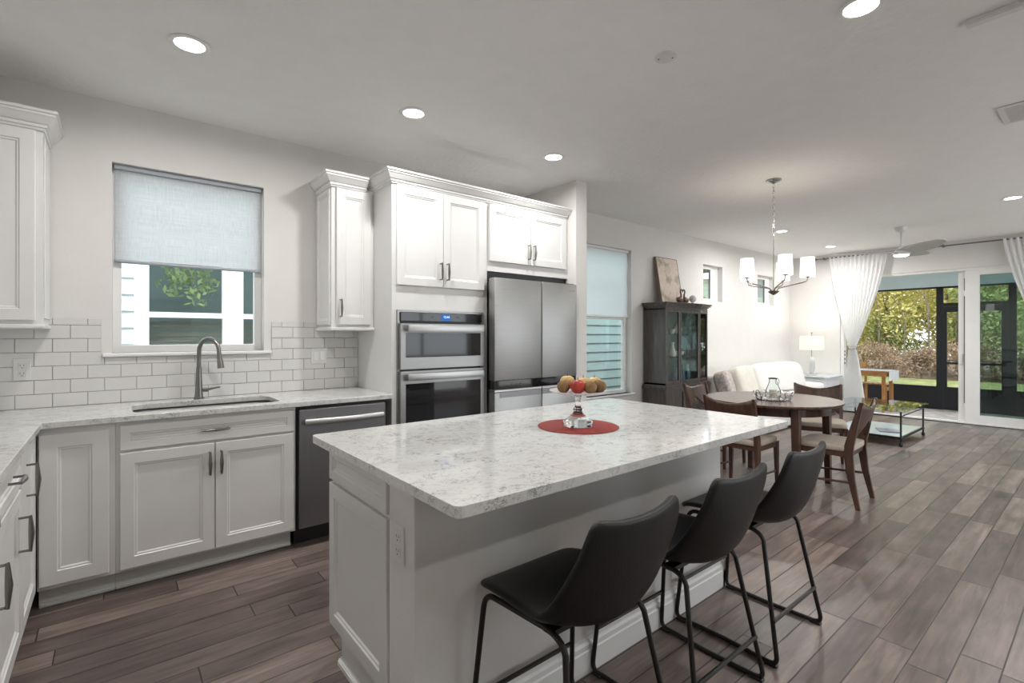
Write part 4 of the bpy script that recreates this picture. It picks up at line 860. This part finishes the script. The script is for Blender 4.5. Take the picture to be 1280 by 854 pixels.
MB().cyl((lx, ly, .92), (lx, ly, 1.33), .006, .006, 10).lathe([(.012, 0), (.016, .012), (.001, .03)], (lx, ly, 1.315), 12).build('stem', NICKEL, tl_, smooth=True)
MB().lathe([(.178, 1.045), (.172, 1.275), (.170, 1.275), (.176, 1.045)], (lx, ly, 0), 44, cap=False).build('lamp_shade', SHADE2, tl_, smooth=True)
MB().tube([(lx - .171, ly, 1.262), (lx + .171, ly, 1.262)], .003, 6).tube([(lx, ly - .171, 1.262), (lx, ly + .171, 1.262)], .003, 6).build('shade_spider', NICKEL, tl_)
MB().blob((lx, ly, 1.15), (.03, .03, .04), 1.0).build('bulb', LENS, tl_, smooth=True, ang=180)
ld = bpy.data.lights.new('lamp_bulb', 'POINT'); ld.energy = 5; ld.color = (1, .92, .80); ld.shadow_soft_size = .05; lo = bpy.data.objects.new('lamp_bulb', ld); COL.objects.link(lo); lo.parent = tl_; lo.location = Vector((lx, ly, 1.15 + .05)) - WO[tl_.name]
# coffee table
kx0, kx1, ky0, ky1, kz = 7.04, 8.12, 1.545, 2.33, .405
kt = thing('coffee_table', 'rectangular glass coffee table with black metal frame and lower shelf', 'table', ((kx0 + kx1) / 2, (ky0 + ky1) / 2, 0))
MB().poly(rrect(kx0 - .03, kx1 + .03, ky0 - .03, ky1 + .03, .03), [], kz, kz + .012, XY).build('glass_top', TABGL, kt, bevel=.002)
for x in (kx0 + .02, kx1 - .02):
    for y in (ky0 + .02, ky1 - .02): MB().lathe([(.012, 0), (.018, .012), (.018, .03), (.010, .045), (.010, .085), (.016, .095), (.010, .105), (.010, kz - .012), (.017, kz - .006), (.017, kz - .0005)], (x, y, 0), 14).build('leg', BLKMET, kt, smooth=True)
def frame(z, h, r_=.009):
    mb = MB()
    for y in (ky0 + .02, ky1 - .02): mb.box(kx0 + .02, kx1 - .02, y - r_, y + r_, z, z + h)
    for x in (kx0 + .02, kx1 - .02): mb.box(x - r_, x + r_, ky0 + .02, ky1 - .02, z, z + h)
    return mb
frame(kz - .060, .010, .005).build('upper_rail', BLKMET, kt); frame(.088, .024).build('lower_rail', BLKMET, kt)
MB().box(kx0 + .031, kx1 - .031, ky0 + .031, ky1 - .031, .104, .112).build('lower_shelf', mat('frosted_shelf', (.66, .71, .75), .12), kt)
tag(put(MB().box(-.14, .14, -.10, .10, 0, .010, .002, 1), (7.42, 1.78, .1125), Matrix.Rotation(.4, 3, 'Z')).build('magazine', mat('magazine_cover', (.22, .20, .24), .4, var=.7, vscale=9)), 'closed magazine lying on the coffee table shelf', 'magazine')
# curtains
rod = thing('curtain_rod', 'thin dark curtain rod across the sliding door', 'curtain rod', (9.46, 1.6, 2.60))
RZ = 2.600
MB().cyl((9.46, -.75, RZ), (9.46, 3.26, RZ), .010, .010, 12).build('pole', NICKEL, rod, smooth=True)
for y in (3.16, 1.60, -.60): MB().box(9.45, XF - .0005, y - .008, y + .008, RZ - .008, RZ + .008).box(9.445, 9.475, y - .012, y + .012, RZ - .022, RZ + .022, .004, 1).build('bracket', NICKEL, rod)
for y in (-.77, 3.28): MB().blob((9.46, y, RZ), (.02, .02, .02), 1.0, seg=14).build('finial', NICKEL, rod, smooth=True, ang=180)
def curtain(y_lo, y_hi, tie_y, lab, bot):
    t = thing('curtain', lab, 'curtain', (9.46, (y_lo + y_hi) / 2, .03), 'white curtains at the sliding door'); tz = 1.08
    def fn(u, v):
        z = RZ + .012 - v * (RZ - .02)
        if z > tz: q = (RZ + .012 - z) / (RZ + .012 - tz); s_ = q ** 1.35; lo_ = y_lo + (tie_y - .045 - y_lo) * s_; hi_ = y_hi + (tie_y + .045 - y_hi) * s_; fd = .022 - .006 * q
        else: q = min(1, (tz - z) / tz); s_ = q ** .75; lo_ = tie_y - .045 + (bot[0] - tie_y + .045) * s_; hi_ = tie_y + .045 + (bot[1] - tie_y - .045) * s_; fd = .020
        if abs(z - tz) < .02: fd = .014
        return (9.452 + fd * math.sin(u * 2 * PI * 13 + .9 * math.sin(v * 3)) - .012 * math.sin(PI * v), lo_ + (hi_ - lo_) * u, z)
    o = MB().grid(fn, 182, 70).build('drape', SHEER, t, smooth=True, ang=180)
    MB().tube([(9.452 + .042 * math.cos(a), tie_y + .056 * math.sin(a), tz + .01 * math.cos(a)) for a in [2 * PI * k / 20 for k in range(20)]], .007, 8, closed=True).build('tie_back', mat('grey_tie', (.35, .34, .33), .7), t, smooth=True)
curtain(2.27, 3.08, 2.735, 'white curtain tied back left of the open sliding door', (2.54, 2.87))
curtain(.16, .975, .50, 'white curtain tied back in front of the fixed pane at the right picture edge', (.36, .68))

# ================================================================== LANAI
LX = 11.45
PAV = mat('paver_stone', (.50, .44, .41), .8, var=.35, vscale=7, bump=.3, bscale=30)
struct(MB().box(XF + .15, LX + .1, -4, 6, -.14, -.035).build('lanai_floor', PAV))
LB = mat('pale_blue_paint', (.74, .84, .90), .6)
struct(MB().box(XF + .15, LX + .12, -4, 6, 2.48, 2.60).build('lanai_ceiling', LB)); struct(MB().box(LX - .02, LX + .10, -4, 6, 2.155, 2.48).build('lanai_beam', LB))
NAVY = mat('dark_bronze_frame', (.012, .014, .020), .4)
SCR = clothmat('insect_screen', (.03, .03, .03), .1, 0, .86)
sc = thing('screen_enclosure', 'dark framed insect screen wall with kick panels enclosing the patio', 'screen wall', (LX, 1.5, -.035))
def post(y0, y1, z0=-.035, z1=2.155): MB().box(LX, LX + .05, y0, y1, z0, z1, .002, 1).build('post', NAVY, sc)
for a in ((1.935, 2.03), (1.02, 1.115), (4.2, 4.28), (-1.3, -1.22), (-3.6, -3.52)): post(*a)
MB().box(LX, LX + .05, -3.6, 4.28, 2.125, 2.155).build('top_rail', NAVY, sc)
for a, b in ((2.03, 4.2), (-1.22, 1.02), (-3.52, -1.3)):
    MB().box(LX, LX + .05, a, b, -.035, .012).box(LX, LX + .05, a, b, .335, .375).build('rail', NAVY, sc); MB().box(LX + .015, LX + .03, a, b, .012, .335).build('kick_panel', NAVY, sc)
    MB().box(LX + .024, LX + .025, a, b, .375, 2.125).build('screen_mesh', SCR, sc)
sdr = thing('screen_door', 'dark framed screen door with push bar in the patio enclosure', 'door', (LX, 1.525, -.03))
MB().poly(rect(1.116, 1.934, -.03, 1.80), [rect(1.196, 1.885, .375, .78), rect(1.196, 1.885, .815, 1.70)], LX, LX + .04, YZ).build('door_frame', NAVY, sdr, bevel=.002)
MB().box(LX + .018, LX + .019, 1.19, 1.89, .37, 1.705).build('screen_mesh', SCR, sdr); MB().box(LX - .03, LX - .012, 1.20, 1.88, .835, .855).box(LX - .014, LX, 1.21, 1.24, .83, .86).box(LX - .014, LX, 1.84, 1.87, .83, .86).build('push_bar', NICKEL, sdr)
MB().box(LX, LX + .05, 1.116, 1.934, 1.803, 1.86).build('door_header', NAVY, sc); MB().box(LX + .024, LX + .025, 1.116, 1.934, 1.86, 2.125).build('screen_mesh', SCR, sc)
# patio table and chair
TEAK = mat('golden_teak', (.42, .20, .065), .45, var=.3, vscale=5, stretch=(4, 1, 1))
pt = thing('patio_table', 'golden wooden patio table with a white cloth outside the open slider', 'table', (10.2, 2.9, -.035))
MB().box(9.98, 10.52, 2.38, 3.6, .66, .685, .003).box(10.0, 10.5, 2.40, 3.58, .60, .66).build('tabletop', TEAK, pt)
for x in (10.04, 10.46):
    for y in (2.46, 3.52): MB().bar([(x, y, -.035, .035, .035), (x, y, .60, .045, .045)]).build('leg', TEAK, pt)
WCL = mat('white_cloth', (.70, .70, .72), .85, bump=.5, bscale=30)
o = MB().grid(lambda u, v: (9.97 + .56 * u, (3.5 - 1.12 * v if v < .86 else 2.5368 - (v - .86) * 1.6 if v < .96 else 2.3768 - .008 - .01 * math.sin(u * 20)), .6885 if v < .96 else .6885 - (v - .96) * 3.9 - .02 * math.sin(u * 9) ** 2), 20, 50).build('table_runner', WCL, smooth=True, ang=60)
tag(o, 'white cloth draped over the end of the patio table', 'tablecloth')
pc = thing('patio_chair', 'golden wooden patio chair pushed under the patio table', 'chair', (10.25, 2.15 + .6, -.035))
qx, qy = 10.85, 2.78
for x in (qx - .2, qx + .2):
    for y, h_ in ((qy - .2, .42), (qy + .2, .82)): MB().bar([(x, y, -.035, .04, .04), (x, y, h_, .035, .035)]).build('leg', TEAK, pc)
mbx = MB()
for k in range(6): mbx.box(qx - .22, qx + .22, qy - .22 + k * .073, qy - .165 + k * .073, .40, .42)
mbx.build('seat', TEAK, pc); MB().box(qx - .18, qx + .18, qy + .19, qy + .21, .56, .62).box(qx - .18, qx + .18, qy + .19, qy + .21, .70, .78).build('back_slat', TEAK, pc)
MB().box(qx - .19, qx + .19, qy - .21, qy - .19, .30, .36).build('apron', TEAK, pc)
bk = MB().lathe([(.10, 0), (.13, .17), (.127, .17), (.098, .004), (.001, .004)], (10.25, 3.02, .6895), 28); tag(bk.build('glass_bowl', CLEAR, smooth=True), 'clear glass bucket standing on the patio table', 'bowl')

# ================================================================== OUTDOORS
GR = mat('lawn_grass', (.19, .215, .075), .9, var=.45, vscale=3, bump=.6, bscale=60); DIRT = mat('leaf_litter', (.17, .12, .08), .95, var=.4, vscale=2)
struct(MB().box(-12, 45, -25, 30, -.30, -.14).build('ground', DIRT)); lw = MB().box(LX + .1, 19.6, -14, 6.8, -.14, -.07).build('lawn', GR); lw['kind'] = 'stuff'; tag(lw, 'strip of sunlit green lawn beyond the patio screen', 'lawn')
L1 = leafmat('yellow_green_leaves', (.42, .42, .13), (.82, .74, .32)); L2 = leafmat('green_leaves', (.22, .28, .10), (.58, .62, .28)); L3 = leafmat('dark_leaves', (.04, .09, .03), (.16, .24, .07)); L4 = leafmat('brown_brush', (.26, .18, .13), (.52, .40, .30)); BARK = mat('grey_bark', (.20, .16, .13), .9, var=.3, vscale=10)
def tree(x, y, h_, rad, m, n, size, name, lab, grp, seedv, bare=False, cz=None):
    t = thing(name, lab, 'tree' if h_ > 2 else 'bush', (x, y, -.14), grp)
    vs, fs = leafmesh(n, rad, size, seedv); c = Vector((x, y, -.14 + (cz if cz else h_))); MB().add([v + c for v in vs], fs).build('foliage', m, t)
    rnd = random.Random(seedv); tk = MB(); tk.tube([(x, y, -.14), (x + rnd.uniform(-.1, .1), y + rnd.uniform(-.1, .1), h_ * .5), (x + rnd.uniform(-.25, .25), y + rnd.uniform(-.25, .25), h_ * 1.15)], [.07, .05, .02], 8) if h_ > 2 else tk.tube([(x, y, -.14), (x, y, h_)], [.03, .015], 6)
    for k in range(7):
        a = rnd.uniform(0, 2 * PI); z = rnd.uniform(.2, .9) * h_; d_ = rnd.uniform(.4, .9) * rad[0]; tk.tube([(x, y, z), (x + d_ * .5 * math.cos(a), y + d_ * .5 * math.sin(a), z + .3), (x + d_ * math.cos(a), y + d_ * math.sin(a), z + .8 * rad[2] * .6)], [.022, .014, .005], 5)
    tk.build('trunk', BARK, t)
G1 = 'trees beyond the lawn'
k = 0
for y in (7.0, 5.4, 3.9, 2.4, .9, -.7, -2.4):
    xx = 21.4 + (k % 3) * 1.0
    if y > 2.8: tree(xx, y, 3.6, (1.6, 1.6, 2.5), L1, 5200, .085, 'leafy_tree', 'yellow-green leafy tree with thin trunks beyond the lawn, left half of the view', G1, 10 + k)
    else: tree(xx, y, 2.7, (1.7, 1.6, 2.6), L2 if k % 2 else leafmat('mid_leaves', (.28, .33, .12), (.66, .68, .30)), 9000, .085, 'leafy_tree', 'dense green leafy tree beyond the lawn, right half of the view', G1, 10 + k)
    k += 1
for i, y in enumerate((7.2, 5.0, 3.0, 1.0, -1.2, -3.5, -6)): tree(26.5 + (i % 2), y * 1.5, 3.2, (2.6, 2.6, 3.4), L2 if i > 2 else L1, 6500, .13, 'background_tree', 'tall background tree behind the nearer trees', 'trees at the back of the thicket', 40 + i)
for i in range(10):
    y = 7.4 - i * 1.15; tree(19.9 + (i % 2) * .35, y, .55, (.85, .8, .62), L4 if i < 6 else (L3 if i % 2 else L4), 2000, .05, 'brush_clump', 'low %s brush clump at the far edge of the lawn' % ('brown' if i < 6 else 'dark green and brown'), 'brush along the lawn edge', 70 + i, cz=.65)
for i in range(7): tree(22.2 + .4 * (i % 2), 6.4 - i * 1.5, 1.5, (1.3, 1.2, 1.15), L2 if i % 2 else L1, 3600, .07, 'understory_shrub', 'mid-height green shrub filling the gap above the brush', 'shrubs behind the brush', 300 + i)
for i in range(12):
    y = 7.6 - i * .72; rnd = random.Random(100 + i); x = 20.2 + rnd.uniform(0, 1.5); tp = (x + rnd.uniform(-.5, .5), y + rnd.uniform(-.5, .5), rnd.uniform(2.6, 4.2)); mb = MB().tube([(x, y, -.14), ((x + tp[0]) / 2, y, tp[2] * .5), tp], [.035, .028, .01], 6)
    for k in range(6): a = rnd.uniform(0, 6.28); z = rnd.uniform(.5, 3); mb.tube([(x, y, z), (x + .4 * math.cos(a), y + .4 * math.sin(a), z + .6)], [.012, .004], 5)
    tag(mb.build('bare_sapling', BARK, smooth=True), 'thin bare sapling trunk in the thicket', 'tree', 'bare saplings in the thicket')
struct(MB().box(-14, 24, -16, YR - .151, -.139, -.06).build('bounce_slab', mat('pale_bounce', (.72, .71, .68), .9, var=.05)))  # unseen pale slab added to bounce daylight through the rear openings onto the ceiling
# neighbour's houses seen through the side windows
SIDA = mat('pale_siding', (.55, .62, .65), .7); SIDB = mat('teal_siding', (.235, .325, .335), .7)
def siding(x0, x1, y, z0, z1, m, par, ex=.15):
    mb = MB(); z = z0; n_ = 0
    while z < z1: mb.add([(x0, y, z), (x1, y, z), (x1, y + .016, z + ex), (x0, y + .016, z + ex), (x0, y + .02, z), (x1, y + .02, z)], [(0, 1, 2, 3), (0, 4, 5, 1)]); z += ex
    mb.box(x0, x1, y + .018, y + .12, z0, z1); return mb.build('siding', m, par)
na = thing('neighbour_house', 'pale sided neighbouring house with white windows seen through the sink window', 'house', (-1, 5.7, -.14)); NY = 5.60
siding(-4, .155, NY, -.14, 4.2, SIDA, na); siding(1.9, 3.6, NY, -.14, 4.2, SIDA, na); 
MB().box(.155, 1.9, NY + .0, NY + .1, -.14, .62).box(.155, 1.9, NY, NY + .1, 2.45, 4.2).build('wall_band', SIDA, na)
wf = MB().poly(rect(.155, 1.90, .62, 2.45), [rect(.262, .850, .70, 1.455), rect(.262, .850, 1.505, 2.35), rect(1.03, 1.78, .70, 1.455), rect(1.03, 1.78, 1.505, 2.35)], NY - .03, NY + .05, XZ).build('window_frame', TRIM, na)
MB().box(.25, 1.79, NY + .0, NY + .004, .69, 2.36).build('window_glass', glassmat('neighbour_glass', (.85, .92, .90)), wf)
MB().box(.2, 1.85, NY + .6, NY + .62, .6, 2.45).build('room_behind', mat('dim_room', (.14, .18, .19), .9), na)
bl = MB()
for i in range(14): bl.box(.27, 1.78, NY + .055, NY + .085, .71 + i * .052, .745 + i * .052)
bl.build('wood_blind', mat('brown_blind', (.20, .165, .13), .6), na)
pv, pf = leafmesh(260, (.30, .12, .28), .045, 5); tag(MB().add([v + Vector((.62, NY + .30, 1.85)) for v in pv], pf).build('reflected_leaves', L2), 'green leaves added behind the neighbour window glass as a reflection of trees', 'reflection')  # leaf cluster stands in for trees mirrored in the neighbour's upper sash
nb = thing('neighbour_house', 'teal lap-sided neighbouring house seen through the tall dining window', 'house', (6.3, 5.4, -.14)); siding(3.9, 8.0, 5.3, -.14, 4.4, SIDB, nb, .145)
ncx = thing('neighbour_house', 'low neighbouring house with grey eave seen through the small high windows', 'house', (12, 8, -.14))
siding(9.5, 19, 7.4, -.14, 3.05, mat('sage_siding', (.40, .48, .40), .7), ncx); MB().box(9.2, 19.3, 6.9, 7.6, 3.05, 3.22).build('eave', mat('grey_eave', (.22, .25, .26), .7), ncx)
mbr = MB().poly([(6.9, 3.22), (7.6, 3.22), (12, 5.2), (11.6, 5.2)], [], 9.2, 19.3, lambda a, b, h: (h, a, b)); mbr.build('roof', mat('roof_shingle', (.16, .17, .18), .9), ncx)
for i, (x, y) in enumerate(((10.4, 6.5), (12.0, 6.7), (14.0, 6.6), (16.0, 6.7))): tree(x, y, 1.5, (.9, .45, 1.1), L2, 2200, .06, 'side_shrub', 'tall green shrub beside the neighbouring house, seen through a small high window', 'shrubs along the side yard', 200 + i)
